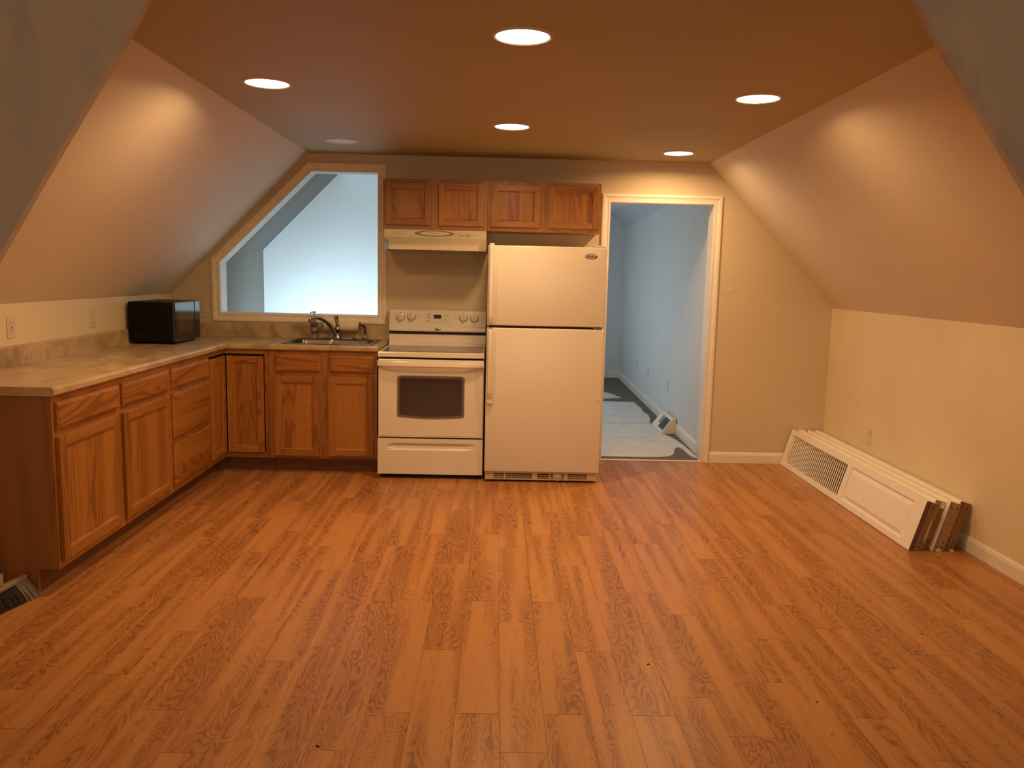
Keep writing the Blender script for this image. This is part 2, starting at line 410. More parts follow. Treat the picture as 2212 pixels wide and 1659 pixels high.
# doorway casing, jambs, threshold
dr = struct_empty('door_1')
DP = [(DX0, 0.0), (DX0, DZ), (DX1, DZ), (DX1, 0.0)]
casing(DP, False, dr, 0.0, 'trim', 1.0, out=-1)
liner(DP, hole2, -0.002, TW + 0.002, dr, 'trim', closed=False)
m = MB(); m.box(DX0, DX1, -0.004, 0.028, 0.0, 0.007, bev=0.002); struct(m, 'trim_1', 'trim')

# ------------------------------------------------------------ the landing and the hall behind
m = MB(); m.box(-1.5, XR, TW * 0.2, 5.6, -0.06, -0.003); fl = struct(m, 'floor', 'carpet'); fl.name = 'floor_hall'
m = MB(); m.box(SL - 0.02, SR + 0.02, TW, 5.6, HC, HC + 0.12); struct(m, 'ceiling_hall', 'grey')
m = MB(); m.box(-1.42, -1.30, TW, 1.32, 0, 1.612); struct(m, 'wall_landing_left', 'landing_khaki_shaded')
m = MB(); m.prism([(-1.30, 1.612), (SL, HC), (SL, HC + 0.12), (-1.42, 1.62), (-1.42, 1.60)], 'y', TW, 1.32); struct(m, 'ceiling_landing', 'landing_slope_shaded')
m = MB(); m.box(-1.42, 0.9, 1.20, 1.32, 0, HC + 0.1); struct(m, 'wall_landing_back', 'landing_white')
m = MB(); m.box(0.84, 0.94, TW, 5.6, 0, HC + 0.1); struct(m, 'wall_hall_left', 'grey')
m = MB(); m.poly([(2.505, TW, 0), (2.60, 5.3, 0), (2.70, 5.3, 0), (2.70, TW, 0), (2.505, TW, 2.19), (2.60, 5.3, 2.19), (2.70, 5.3, 2.19), (2.70, TW, 2.19)],
               [(0, 1, 2, 3), (4, 5, 6, 7), (0, 1, 5, 4), (1, 2, 6, 5), (2, 3, 7, 6), (3, 0, 4, 7)]); struct(m, 'wall_hall_right', 'grey')
m = MB(); m.prism([(2.60, 2.125), (SR, HC), (SR, HC + 0.1), (2.72, 2.2), (2.72, 2.0)], 'y', TW, 5.3); struct(m, 'ceiling_hall_right', 'hall_slope')
m = MB(); m.box(0.8, 2.9, 5.3, 5.4, 0, HC + 0.1); struct(m, 'wall_hall_back', 'grey')
baseboard('baseboard_hall_right', (2.505, TW, 0), (2.60, 5.3, 0), (-1, 0, 0), h=0.10)
baseboard('baseboard_hall_back', (0.94, 5.3, 0), (2.60, 5.3, 0), (0, -1, 0), h=0.10)
def hx(y): return 2.505 + (y - TW) / (5.3 - TW) * 0.095

# ------------------------------------------------------------ frames for building against a wall
def Fback(y0): return lambda u, w_, v: (u, y0 - w_, v)       # u along x, w_ out of the wall, v up
def Fleft(x0): return lambda u, w_, v: (x0 + w_, u, v)
OAKV = {'x': ('oak_z', 'oak_x'), 'y': ('oak_z', 'oak_y')}
def door_front(F, ax, u0, u1, v0, v1, parent, name='door', st=0.048, t=0.019, w0=0.0):
    mb = MB(F); e = 0.004
    # stiles (vertical grain) and rails (horizontal grain) with softened outer edges and a sloped inner edge
    def member(a0, a1, b0, b1, mi):
        mb.mi = mi; mb.box(a0, a1, w0, w0 + t, b0, b1, bev=0.0015)
    member(u0, u0 + st, v0, v1, 0); member(u1 - st, u1, v0, v1, 0)
    member(u0 + st, u1 - st, v0, v0 + st, 1); member(u0 + st, u1 - st, v1 - st, v1, 1)
    d = mb.build(name, OAKV[ax], parent)
    mb = MB(F); s = 0.008; a0, a1, b0, b1 = u0 + st, u1 - st, v0 + st, v1 - st
    R = [[(a0, w0 + t - 0.002, b0), (a1, w0 + t - 0.002, b0), (a1, w0 + t - 0.002, b1), (a0, w0 + t - 0.002, b1)],
         [(a0 + s * 0.5, w0 + t - 0.004, b0 + s * 0.5), (a1 - s * 0.5, w0 + t - 0.004, b0 + s * 0.5), (a1 - s * 0.5, w0 + t - 0.004, b1 - s * 0.5), (a0 + s * 0.5, w0 + t - 0.004, b1 - s * 0.5)],
         [(a0 + s, w0 + t - 0.010, b0 + s), (a1 - s, w0 + t - 0.010, b0 + s), (a1 - s, w0 + t - 0.010, b1 - s), (a0 + s, w0 + t - 0.010, b1 - s)]]
    mb.loft(R, False, True); mb.build('door_panel', 'oak_z', d)
    return d
def drawer_front(F, ax, u0, u1, v0, v1, parent, name='drawer', t=0.019):
    mb = MB(F)
    R = lambda i, w_: [(u0 + i, w_, v0 + i), (u1 - i, w_, v0 + i), (u1 - i, w_, v1 - i), (u0 + i, w_, v1 - i)]
    mb.loft([R(0, 0), R(0, t * 0.55), R(0.003, t * 0.75), R(0.010, t * 0.86), R(0.013, t)])
    return mb.build(name, 'oak_' + ax, parent)
def face_frame(F, ax, u0, u1, v0, v1, holes, parent, t=0.019):
    """holes: list of (u0,u1,v0,v1); frame cut as vertical slabs between columns"""
    mb = MB(F); us = sorted({u0, u1} | {h[0] for h in holes} | {h[1] for h in holes})
    for a, b in zip(us, us[1:]):
        hs = sorted([h for h in holes if h[0] <= a + 1e-6 and h[1] >= b - 1e-6], key=lambda h: h[2])
        z = v0
        for h in hs:
            if h[2] > z: mb.mi = 1; mb.box(a, b, -t, 0, z, h[2])
            z = h[3]
        mb.mi = 1 if hs else 0
        mb.box(a, b, -t, 0, z, v1)
    return mb.build('face_frame', OAKV[ax], parent)
TK = 0.113; CT = 0.8868

# left run: wide base cabinet with two drawers and two doors
XF = -1.08
c1 = thing('base_cabinet', 'oak base cabinet with two drawers over two doors, nearest end of the left run', 'cabinet', (XF, -2.83, 0), group='oak base cabinets')
Fl = Fleft(XF)
m = MB(); m.box(XL + 0.004, XF - 0.02, -2.81, -1.577, TK, CT); m.build('cabinet_box', 'oak_end', c1)
m = MB(); m.prism([(XL + 0.004, 0), (-1.176, 0), (-1.176, TK), (XF - 0.0195, TK), (XF - 0.0195, CT), (XL + 0.004, CT)], 'y', -2.83, -2.811); e = m.build('end_panel', 'oak_end', c1); e['label'] = 'flat dark end panel'
face_frame(Fl, 'y', -2.83, -1.577, TK, CT, [(-2.795, -2.255, 0.160, 0.69), (-2.795, -2.255, 0.745, 0.845), (-2.18, -1.615, 0.160, 0.69), (-2.18, -1.615, 0.745, 0.845)], c1)
m = MB(); m.box(-1.195, -1.178, -2.81, -1.577, 0, TK); m.build('toe_board', 'toe', c1)
drawer_front(Fl, 'y', -2.812, -2.236, 0.733, 0.852, c1); drawer_front(Fl, 'y', -2.190, -1.603, 0.733, 0.852, c1)
door_front(Fl, 'y', -2.812, -2.240, 0.145, 0.703, c1); door_front(Fl, 'y', -2.190, -1.600, 0.145, 0.703, c1)
# drawer base
c2 = thing('drawer_cabinet', 'honey oak base cabinet of three stacked drawers beside the corner cabinet', 'cabinet', (XF, -1.25, 0), group='oak base cabinets')
m = MB(); m.box(XL + 0.004, XF - 0.02, -1.575, -0.917, TK, CT); m.build('cabinet_box', 'oak_end', c2)
face_frame(Fl, 'y', -1.575, -0.917, TK, CT, [], c2)
m = MB(); m.box(-1.195, -1.178, -1.575, -0.917, 0, TK); m.build('toe_board', 'toe', c2)
for a, b in ((0.735, 0.852), (0.436, 0.705), (0.150, 0.406)): drawer_front(Fl, 'y', -1.553, -0.94, a, b, c2)
# corner cabinet with two-leaf door
YF = -0.597
c3 = thing('corner_cabinet', 'honey oak corner cabinet with a folding two-leaf door framed by black gaps', 'cabinet', (XF, YF, 0), group='oak base cabinets')
Fb = Fback(YF)
m = MB(); m.prism([(XL + 0.004, -0.915), (XF - 0.03, -0.915), (XF - 0.03, YF + 0.03), (-0.767, YF + 0.03), (-0.767, -0.004), (XL + 0.004, -0.004)], 'z', TK, CT); m.build('cabinet_box', 'black', c3)
face_frame(Fl, 'y', -0.915, YF, TK, CT, [(-0.909, YF + 0.03, 0.148, 0.852)], c3)
face_frame(Fb, 'x', XF, -0.767, TK, CT, [(XF - 0.03, -0.798, 0.148, 0.852)], c3)
d = door_front(Fl, 'y', -0.901, YF - 0.021, 0.152, 0.838, c3, w0=-0.003, st=0.042)
d = door_front(Fb, 'x', XF + 0.021, -0.805, 0.152, 0.838, c3, w0=-0.003, st=0.045)
m = MB(); m.prism([(-1.195, -0.915), (-1.178, -0.915), (-1.178, -0.513), (-0.767, -0.513), (-0.767, -0.496), (-1.195, -0.496)], 'z', 0, TK); m.build('toe_board', 'toe', c3)
# sink base
c4 = thing('sink_cabinet', 'oak sink cabinet with two false drawers over two doors, left of the white range', 'cabinet', (-0.38, YF, 0), group='oak base cabinets')
m = MB()
m.box(-0.765, -0.750, YF + 0.02, -0.004, TK, CT); m.box(-0.027, -0.012, YF + 0.02, -0.004, TK, CT)
m.box(-0.750, -0.027, -0.019, -0.004, TK, CT); m.box(-0.750, -0.027, YF + 0.02, -0.019, TK, TK + 0.016); m.build('cabinet_box', 'oak_end', c4)
face_frame(Fb, 'x', -0.765, -0.012, TK, CT, [], c4)
m = MB(); m.box(-0.765, -0.012, -0.513, -0.496, 0, TK); m.build('toe_board', 'toe', c4)
for a, b in ((-0.720, -0.405), (-0.340, -0.028)): drawer_front(Fb, 'x', a, b, 0.735, 0.851, c4, name='false_drawer')
for a, b in ((-0.733, -0.413), (-0.353, -0.032)): door_front(Fb, 'x', a, b, 0.133, 0.703, c4)

# ------------------------------------------------------------ countertop with backsplash
ct = thing('countertop', 'L-shaped mottled tan laminate countertop running from the left wall to the range', 'countertop', (-1.3, -0.3, 0.925))
m = MB(); z0, z1 = 0.887, 0.925; cxf, cyf = -1.056, -0.622; ye = -2.85
SX0, SX1, SY0, SY1 = -0.665, -0.070, -0.555, -0.095     # sink cut-out
# left run, front rolled edge
def edge_prof(f, sgn): return [(f - sgn * 0.02, z0), (f - sgn * 0.004, z0), (f, z0 + 0.006), (f, z1 - 0.012), (f - sgn * 0.004, z1 - 0.004), (f - sgn * 0.012, z1), (f - sgn * 0.02, z1)]
m.prism([(XL + 0.003, z0), (cxf - 0.02, z0)] + edge_prof(cxf, 1)[1:-1] + [(cxf - 0.02, z1), (XL + 0.003, z1)], 'y', ye, cyf + 0.021)
m.box(XL + 0.003, SX0, cyf + 0.02, -0.003, z0, z1)
m.box(SX1, -0.004, cyf + 0.02, -0.003, z0, z1)
m.box(SX0, SX1, SY1, -0.003, z0, z1); m.box(SX0, SX1, cyf + 0.02, SY0, z0, z1)
m.loft([[(x_, y_, z_) for y_, z_ in [(cyf, z0 + 0.006), (cyf, z1 - 0.012), (cyf + 0.004, z1 - 0.004), (cyf + 0.012, z1), (cyf + 0.02, z1), (cyf + 0.02, z0), (cyf + 0.004, z0)]] for x_ in (SX0, -0.004)])
m.loft([[(x_, y_, z_) for y_, z_ in [(cyf, z0 + 0.006), (cyf, z1 - 0.012), (cyf + 0.004, z1 - 0.004), (cyf + 0.012, z1), (cyf + 0.02, z1), (cyf + 0.02, z0), (cyf + 0.004, z0)]] for x_ in (cxf - 0.02, SX0)])
m.build('worktop', 'counter', ct)
def splash(p0, p1, n_, name='backsplash'):
    n_ = Vector(n_); prof = [(0.0, 0), (0.018, 0), (0.018, 0.090), (0.013, 0.097), (0.0, 0.100)]
    mb = MB(); mb.loft([[Vector(q) + n_ * (d_ + 0.003) + Vector((0, 0, z1 + z_)) for d_, z_ in prof] for q in (p0, p1)]); mb.build(name, 'counter', ct)
splash((XL, ye, 0), (XL, -0.003, 0), (1, 0, 0)); splash((XL + 0.018, 0, 0), (-0.004, 0, 0), (0, -1, 0))

# ------------------------------------------------------------ sink, faucet, sprayer, bottle, towel roll, brush
def rrect(x0, x1, y0, y1, r, z, n=4):
    pts = []
    for cx_, cy_, a0 in ((x1 - r, y1 - r, 0), (x0 + r, y1 - r, 90), (x0 + r, y0 + r, 180), (x1 - r, y0 + r, 270)):
        for k in range(n + 1):
            a = math.radians(a0 + 90 * k / n); pts.append((cx_ + r * math.cos(a), cy_ + r * math.sin(a), z))
    return pts
sk = thing('sink', 'single-bowl stainless steel drop-in sink set in the countertop under the opening', 'sink', (-0.37, -0.32, 0.925))
m = MB(); zt = 0.931
m.loft([rrect(-0.692, -0.045, -0.578, -0.070, 0.03, 0.9255), rrect(-0.690, -0.047, -0.576, -0.072, 0.03, zt - 0.002), rrect(-0.682, -0.055, -0.568, -0.080, 0.028, zt),
        rrect(-0.650, -0.088, -0.535, -0.185, 0.05, zt - 0.001), rrect(-0.645, -0.093, -0.530, -0.190, 0.05, zt - 0.008), rrect(-0.635, -0.103, -0.520, -0.200, 0.05, 0.80), rrect(-0.61, -0.13, -0.495, -0.225, 0.06, 0.775)], False, True)
m.build('basin', 'steel', sk, smooth=True)
m = MB(); m.lathe([(0.055, 0.0), (0.052, 0.004), (0.03, 0.003), (0.028, -0.001)], (-0.37, -0.36, 0.7755), 'z', 20); m.build('drain', 'chrome', sk, smooth=True)
for hxp in (-0.255,):
    m = MB(); m.lathe([(0.017, 0.0), (0.017, 0.004), (0.012, 0.007)], (hxp, -0.13, 0.931), 'z', 16); m.build('hole_cover', 'chrome', sk, smooth=True)
fa = thing('faucet', 'chrome kitchen faucet with arched spout swung left and single lever', 'faucet', (-0.372, -0.13, 0.931))
m = MB(); m.loft([rrect(-0.50, -0.244, -0.180, -0.128, 0.027, 0.9315), rrect(-0.50, -0.244, -0.180, -0.128, 0.027, 0.937), rrect(-0.49, -0.254, -0.172, -0.136, 0.02, 0.942)]); m.build('deck_plate', 'chrome', fa, smooth=True)
m = MB(); m.lathe([(0.026, 0.940), (0.022, 0.950), (0.017, 0.965), (0.017, 0.985), (0.021, 0.995), (0.022, 1.012), (0.018, 1.026), (0.008, 1.034)], (-0.372, -0.154, 0), 'z', 20); m.build('body', 'chrome', fa, smooth=True)
m = MB()
pts = []; P0, P1, P2, P3 = Vector((-0.380, -0.158, 0.965)), Vector((-0.435, -0.165, 1.060)), Vector((-0.49, -0.205, 1.105)), Vector((-0.548, -0.245, 1.088))
for k in range(15):
    t = k / 14; pts.append(P0 * (1 - t) ** 3 + P1 * 3 * t * (1 - t) ** 2 + P2 * 3 * t * t * (1 - t) + P3 * t ** 3)
m.tube(pts, [0.0135 - 0.0035 * k / 14 for k in range(15)], 12); m.build('spout', 'chrome_dark', fa, smooth=True)
m = MB(); m.tube([(-0.543, -0.242, 1.098), (-0.553, -0.248, 1.088), (-0.557, -0.250, 1.072), (-0.557, -0.250, 1.058)], [0.010, 0.0125, 0.0125, 0.011], 12); m.build('aerator', 'chrome', fa, smooth=True)
m = MB(); m.tube([(-0.372, -0.154, 1.022), (-0.376, -0.152, 1.05), (-0.384, -0.150, 1.078), (-0.392, -0.148, 1.103)], [0.013, 0.011, 0.009, 0.0105], 10)
m.tube([(-0.374, -0.152, 1.05), (-0.374, -0.150, 1.08), (-0.376, -0.148, 1.104)], [0.008, 0.007, 0.008], 8); m.build('lever', 'chrome_dark', fa, smooth=True)
sp = thing('side_sprayer', 'small chrome side sprayer with a bent black head at the right of the faucet', 'sprayer', (-0.17, -0.13, 0.931))
m = MB(); m.lathe([(0.021, 0.9315), (0.021, 0.938), (0.014, 0.944), (0.012, 0.965)], (-0.17, -0.13, 0), 'z', 16); m.build('base', 'chrome', sp, smooth=True)
m = MB(); m.tube([(-0.17, -0.13, 0.962), (-0.169, -0.13, 0.99), (-0.172, -0.13, 1.018), (-0.180, -0.132, 1.036), (-0.192, -0.136, 1.047), (-0.206, -0.140, 1.044)], [0.0095, 0.0105, 0.0115, 0.0125, 0.013, 0.0125], 12); m.build('spray_head', 'chrome_dark', sp, smooth=True)
bt = thing('soap_bottle', 'clear pump soap bottle with a purple and grey label standing behind the sink', 'bottle', (-0.556, -0.115, 0.931))
m = MB(); m.lathe([(0.018, 0.9315), (0.021, 0.936), (0.019, 0.962), (0.024, 0.985), (0.0265, 1.01), (0.0265, 1.03), (0.021, 1.052), (0.012, 1.064), (0.0105, 1.072)], (-0.556, -0.115, 0), 'z', 20); m.build('bottle_body', 'clear', bt, smooth=True)
m = MB(); m.lathe([(0.0195, 0.963), (0.0248, 0.985), (0.0252, 0.990)], (-0.556, -0.115, 0), 'z', 20, False, False); m.build('lower_label', 'label', bt, smooth=True)
m = MB(); m.lathe([(0.0256, 0.990), (0.0272, 1.010), (0.0272, 1.014)], (-0.556, -0.115, 0), 'z', 20, False, False); m.build('label_band', 'label2', bt, smooth=True)
m = MB(); m.lathe([(0.0272, 1.014), (0.0272, 1.030), (0.0225, 1.048)], (-0.556, -0.115, 0), 'z', 20, False, False); m.build('upper_label', 'label', bt, smooth=True)
m = MB(); m.lathe([(0.013, 1.070), (0.013, 1.086), (0.006, 1.090), (0.004, 1.092), (0.004, 1.122), (0.015, 1.124), (0.015, 1.132), (0.010, 1.134)], (-0.556, -0.115, 0), 'z', 16)
m.tube([(-0.556, -0.115, 1.128), (-0.572, -0.128, 1.128), (-0.580, -0.135, 1.122)], 0.004, 8); m.build('pump', 'pump', bt, smooth=True)
tr = thing('paper_towel_roll', 'cream paper towel roll on a wall holder behind the faucet', 'paper towel', (-0.36, -0.07, 1.03))
m = MB(); m.lathe([(0.013, -0.487), (0.040, -0.487), (0.040, -0.226), (0.013, -0.226)], (0, -0.0645, 1.024), 'x', 24, True, True); m.build('roll', 'paper', tr, smooth=True)
m = MB(); m.lathe([(0.010, -0.493), (0.010, -0.215)], (0, -0.0645, 1.024), 'x', 12)
m.box(-0.224, -0.216, -0.078, -0.019, 1.0, 1.05, bev=0.002); m.box(-0.496, -0.489, -0.078, -0.019, 1.006, 1.042, bev=0.002); m.build('holder', 'chrome_dark', tr, smooth=False)
br = thing('scrub_brush', 'beige scrub brush propped inside the sink bowl', 'brush', (-0.45, -0.40, 0.80), local=True, rot=(0.0, -0.95, 0.25))
br.location = (-0.42, -0.245, 0.874)
m = MB(); m.box(-0.105, 0.066, -0.022, 0.022, 0.0, 0.022, bev=0.006, seg=2); m.build('brush_block', 'casing', br, local=True)
m = MB()
for i in range(9):
    for j in range(3): m.box(-0.10 + i * 0.012 + 0.05 - 0.002, -0.10 + i * 0.012 + 0.05 + 0.003, -0.015 + j * 0.012, -0.011 + j * 0.012, -0.03, 0.0)
m.build('bristles', 'bristle_g', br, local=True, kind='stuff')
br2 = br

# ------------------------------------------------------------ microwave
mw = thing('microwave', 'black countertop microwave facing right on the left counter corner', 'microwave', (-1.49, -0.57, 0.925))
MX0, MX1, MY0, MY1, MZ0, MZ1 = -1.640, -1.352, -0.812, -0.345, 0.940, 1.207
m = MB(); m.box(MX0, MX1, MY0, MY1, MZ0, MZ1, bev=0.006, seg=2)
m.build('microwave_body', 'mwbody', mw)
m = MB(); m.box(MX0 + 0.01, MX1 - 0.006, MY0 + 0.008, MY1 - 0.008, MZ1, MZ1 + 0.0012); m.build('top_plate', 'mwtop', mw)
m = MB()
for i in range(4):
    for j in range(3): m.box(MX0 + 0.04 + j * 0.04, MX0 + 0.065 + j * 0.04, MY0 - 0.0012, MY0 + 0.001, MZ0 + 0.03 + i * 0.009, MZ0 + 0.033 + i * 0.009)
m.build('side_vent', 'blackgloss', mw)
m = MB(); m.box(MX1, MX1 + 0.024, MY0 + 0.002, MY1 - 0.112, MZ0 - 0.002, MZ1 + 0.002, bev=0.008, seg=3); dd = m.build('door', 'blackgloss', mw)
m = MB(); m.box(MX1 + 0.024, MX1 + 0.0255, MY0 + 0.05, MY1 - 0.165, MZ0 + 0.055, MZ1 - 0.06, bev=0.0006); m.build('door_window', 'glass', dd)
m = MB(); m.box(MX1, MX1 + 0.024, MY1 - 0.110, MY1 - 0.002, MZ0 - 0.002, MZ1 + 0.002, bev=0.008, seg=3); cp = m.build('control_panel', 'blackgloss', mw)
m = MB()
for i in range(6):
    for j in range(3): m.box(MX1 + 0.0235, MX1 + 0.0248, MY1 - 0.092 + j * 0.027, MY1 - 0.075 + j * 0.027, MZ0 + 0.05 + i * 0.024, MZ0 + 0.062 + i * 0.024)
m.build('button', 'mwtop', cp)
for ax_, ay_ in ((MX0 + 0.03, MY0 + 0.04), (MX1 - 0.02, MY0 + 0.05), (MX0 + 0.03, MY1 - 0.04), (MX1 - 0.02, MY1 - 0.05)):
    m = MB(); m.lathe([(0.012, 0.9255), (0.014, 0.940)], (ax_, ay_, 0), 'z', 12); m.build('foot', 'mwbody', mw)

# ------------------------------------------------------------ electric range
rg = thing('range', 'white freestanding electric range with black glass cooktop and oven window', 'range', (0.376, -0.35, 0))
RX0, RX1 = 0.006, 0.744; RF = -0.69
Fr = Fback(RF)
m = MB(); m.box(RX0 + 0.008, RX1 - 0.008, RF + 0.04, -0.05, 0.035, 0.86); m.build('oven_body', 'black', rg)
for sx_ in (RX0, RX1 - 0.006):
    m = MB(); m.box(sx_, sx_ + 0.006, RF + 0.045, -0.03, 0.03, 0.858); m.build('side_panel', 'white', rg)
m = MB(); m.box(RX0, RX1, RF - 0.005, -0.10, 0.860, 0.896, bev=0.005, seg=2); m.build('cooktop_frame', 'white2', rg)
m = MB(); m.box(RX0 + 0.030, RX1 - 0.022, RF + 0.040, -0.205, 0.896, 0.8985, bev=0.001); ck = m.build('glass_cooktop', 'cook', rg)
for bx, by, rr in ((0.20, -0.52, 0.085), (0.56, -0.52, 0.105), (0.20, -0.32, 0.075), (0.56, -0.32, 0.075)):
    m = MB(); m.lathe([(rr, 0.8986), (rr + 0.002, 0.8988), (rr + 0.004, 0.8986)], (bx, by, 0), 'z', 40, False, False); m.build('burner_ring', 'grey_print', ck)
# oven door with curved-bottom window
def oven_window(i, n=14):
    u0, u1, v0, v1, r = 0.142 + i, 0.610 - i, 0.442 + i, 0.733 - i, 0.016
    pts = [(u1 - r, v1), (u1, v1 - r), (u1, v0 + r * 0.5)]
    for k in range(n + 1):
        t = k / n; u = u1 - 0.01 - (u1 - u0 - 0.02) * t; pts.append((u, v0 - 0.012 * math.sin(PI * t)))
    pts += [(u0, v0 + r * 0.5), (u0, v1 - r), (u0 + r, v1)]
    return pts
m = MB(Fr); m.box(RX0 + 0.004, RX1 - 0.004, -0.045, 0.0, 0.306, 0.846, bev=0.006, seg=2); dr_ = m.build('oven_door', 'white', rg)
m = MB(Fr); m.loft([[(u, 0.0005, v) for u, v in oven_window(0)], [(u, 0.003, v) for u, v in oven_window(0.001)], [(u, 0.0032, v) for u, v in oven_window(0.008)]]); wn = m.build('window_border', 'glassrim', dr_)
m = MB(Fr); m.loft([[(u, 0.0033, v) for u, v in oven_window(0.016)], [(u, 0.0042, v) for u, v in oven_window(0.017)]]); m.build('oven_window', 'glass', dr_)
m = MB(Fr)
hp = []
for k in range(13):
    t = k / 12; u = RX0 + 0.002 + (RX1 - RX0 - 0.004) * t; w_ = 0.016 + 0.030 * (1 - abs(2 * t - 1) ** 6)
    hp.append([(u, w_ - 0.016, 0.800), (u, w_, 0.796), (u, w_ + 0.006, 0.803), (u, w_ + 0.006, 0.828), (u, w_, 0.838), (u, w_ - 0.016, 0.835)])
m.loft(hp); m.box(RX0 + 0.004, RX0 + 0.03, 0.0, 0.02, 0.80, 0.833, bev=0.003); m.box(RX1 - 0.03, RX1 - 0.004, 0.0, 0.02, 0.80, 0.833, bev=0.003)
m.build('oven_handle', 'white2', dr_, smooth=True)
m = MB(Fr); m.box(RX0 + 0.003, RX1 - 0.003, -0.03, 0.004, 0.300, 0.306); m.build('door_trim', 'white2', dr_)
# storage drawer with a scooped grip
m = MB(Fr); a0, a1, t0 = RX0 + 0.001, RX1 - 0.003, 0.002
prof = [(0.034, 0), (0.205, 0), (0.218, -0.012), (0.240, -0.022), (0.252, -0.004), (0.258, 0), (0.288, 0)]
us = [(a0, 0), (0.06, 0), (0.13, 1), (0.62, 1), (0.69, 0), (a1, 0)]
L = [[(u, t0 + d * k, v) for v, d in prof] + [(u, -0.03, 0.288), (u, -0.03, 0.034)] for u, k in us]
m.loft(L); m.build('storage_drawer', 'white', rg)
m = MB(); m.box(RX0 + 0.03, RX1 - 0.03, RF + 0.05, RF + 0.09, 0.0, 0.036); m.build('base_skirt', 'black', rg)
for fx in (RX0 + 0.04, RX1 - 0.04):
    m = MB(); m.lathe([(0.018, 0), (0.018, 0.036)], (fx, -0.12, 0), 'z', 12); m.build('foot', 'black', rg)
# backguard
m = MB(); BY = -0.085
m.prism([(-0.03, 0.896), (-0.11, 0.896), (-0.105, 0.906), (-0.088, 0.915), (-0.086, 0.979), (-0.03, 0.979)], 'x', RX0 + 0.001, RX1 - 0.001); m.build('backguard_base', 'white2', rg)
m = MB(); m.box(RX0 + 0.004, RX1 - 0.004, -0.090, -0.03, 0.977, 1.0); m.build('backguard_gap', 'black', rg)
m = MB(); m.prism([(-0.03, 0.999), (-0.100, 0.999), (-0.104, 1.008), (-0.102, 1.030), (-0.092, 1.045), (-0.082, 1.140), (-0.076, 1.156), (-0.062, 1.162), (-0.03, 1.162)], 'x', RX0 + 0.003, RX1 - 0.003); cpn = m.build('control_panel', 'white2', rg)
Fc = lambda u, w_, v: (u, -0.092 + (v - 1.045) * 0.105 - w_, v)
m = MB(Fc); m.box(0.276, 0.468, 0.0005, 0.003, 1.066, 1.146, bev=0.001); pd = m.build('touch_panel', 'white2', cpn)
m = MB(Fc); m.box(0.344, 0.402, 0.003, 0.0042, 1.098, 1.128); m.build('clock_display', 'display', pd)
m = MB(Fc)
for (u, v, a, b) in ((0.298, 1.128, .010, .008), (0.314, 1.128, .008, .011), (0.298, 1.108, .010, .008), (0.314, 1.104, .008, .010), (0.298, 1.084, .010, .007), (0.318, 1.083, .014, .003), (0.334, 1.120, .003, .006),
                     (0.422, 1.124, .010, .003), (0.422, 1.114, .006, .003), (0.444, 1.124, .009, .008), (0.444, 1.110, .006, .004), (0.436, 1.088, .007, .018), (0.360, 1.090, .004, .003), (0.374, 1.090, .004, .003), (0.390, 1.090, .004, .003), (0.408, 1.083, .012, .003), (0.370, 1.076, .016, .002)):
    m.box(u - a / 2, u + a / 2, 0.003, 0.0037, v - b / 2, v + b / 2)
m.build('touch_key', 'grey_print', pd)
for ku, kv in ((0.092, 1.104), (0.176, 1.110), (0.570, 1.110), (0.654, 1.106)):
    m = MB()
    ky = -0.092 + (kv - 1.045) * 0.105
    m.lathe([(0.030, 0.0), (0.030, -0.004), (0.026, -0.006), (0.025, -0.018), (0.021, -0.022)], (ku, ky, kv), 'y', 28); kb = m.build('knob', 'white2', cpn, smooth=True)
    m = MB(); m.box(ku - 0.006, ku + 0.006, ky - 0.034, ky - 0.02, kv - 0.026, kv + 0.024, bev=0.003); m.build('grip', 'white2', kb)
    m = MB(lambda u, w_, v: (u, ky - w_, v)); n = 18; inn, outr = [], []
    for k in range(n + 1):
        a = math.radians(150 + 240 * k / n)
        inn.append((ku + 0.0305 * math.cos(a), 0.003, kv + 0.0305 * math.sin(a))); outr.append((ku + 0.034 * math.cos(a), 0.003, kv + 0.034 * math.sin(a)))
    for k in range(n): m.face([inn[k], inn[k + 1], outr[k + 1], outr[k]])
    m.box(ku - 0.0025, ku + 0.0025, 0.002, 0.004, kv + 0.032, kv + 0.038)
    m.build('dial_marking', 'grey_print', kb)
m = MB(Fc)
for u, v in ((0.238, 1.115), (0.238, 1.106), (0.512, 1.112), (0.512, 1.103)): m.box(u - 0.004, u + 0.004, 0.0005, 0.0012, v - 0.0018, v + 0.0018)
m.build('printed_mark', 'grey_print', cpn)
m = MB(); m.lathe([(0.024, 0.0), (0.024, -0.003), (0.018, -0.006), (0.006, -0.007)], (0.376, -0.1035, 1.018), 'y', 24, sy=0.36); m.build('badge', 'chrome', cpn, smooth=True)

# ------------------------------------------------------------ refrigerator
rf = thing('refrigerator', 'tall white top-freezer refrigerator between the range and the doorway', 'refrigerator', (1.157, -0.4, 0))
GX0, GX1 = 0.757, 1.560; GF = -0.752
m = MB(); m.box(GX0 + 0.004, GX1 - 0.004, GF + 0.075, -0.03, 0.02, 1.630, bev=0.004); m.build('fridge_cabinet', 'white', rf)
m = MB(); m.box(GX0, GX1, GF, GF + 0.066, 1.098, 1.638, bev=0.008, seg=3); fd = m.build('freezer_door', 'white', rf, smooth=True)
m = MB(); m.box(GX0, GX1, GF, GF + 0.066, 0.077, 1.082, bev=0.008, seg=3); rd = m.build('fridge_door', 'white', rf, smooth=True)
m = MB(); m.box(GX0 + 0.012, GX1 - 0.012, GF + 0.062, GF + 0.078, 0.08, 1.632); m.box(GX0 + 0.02, GX1 - 0.02, GF + 0.02, GF + 0.075, 1.0825, 1.0975); m.build('door_gasket', 'black', rf)
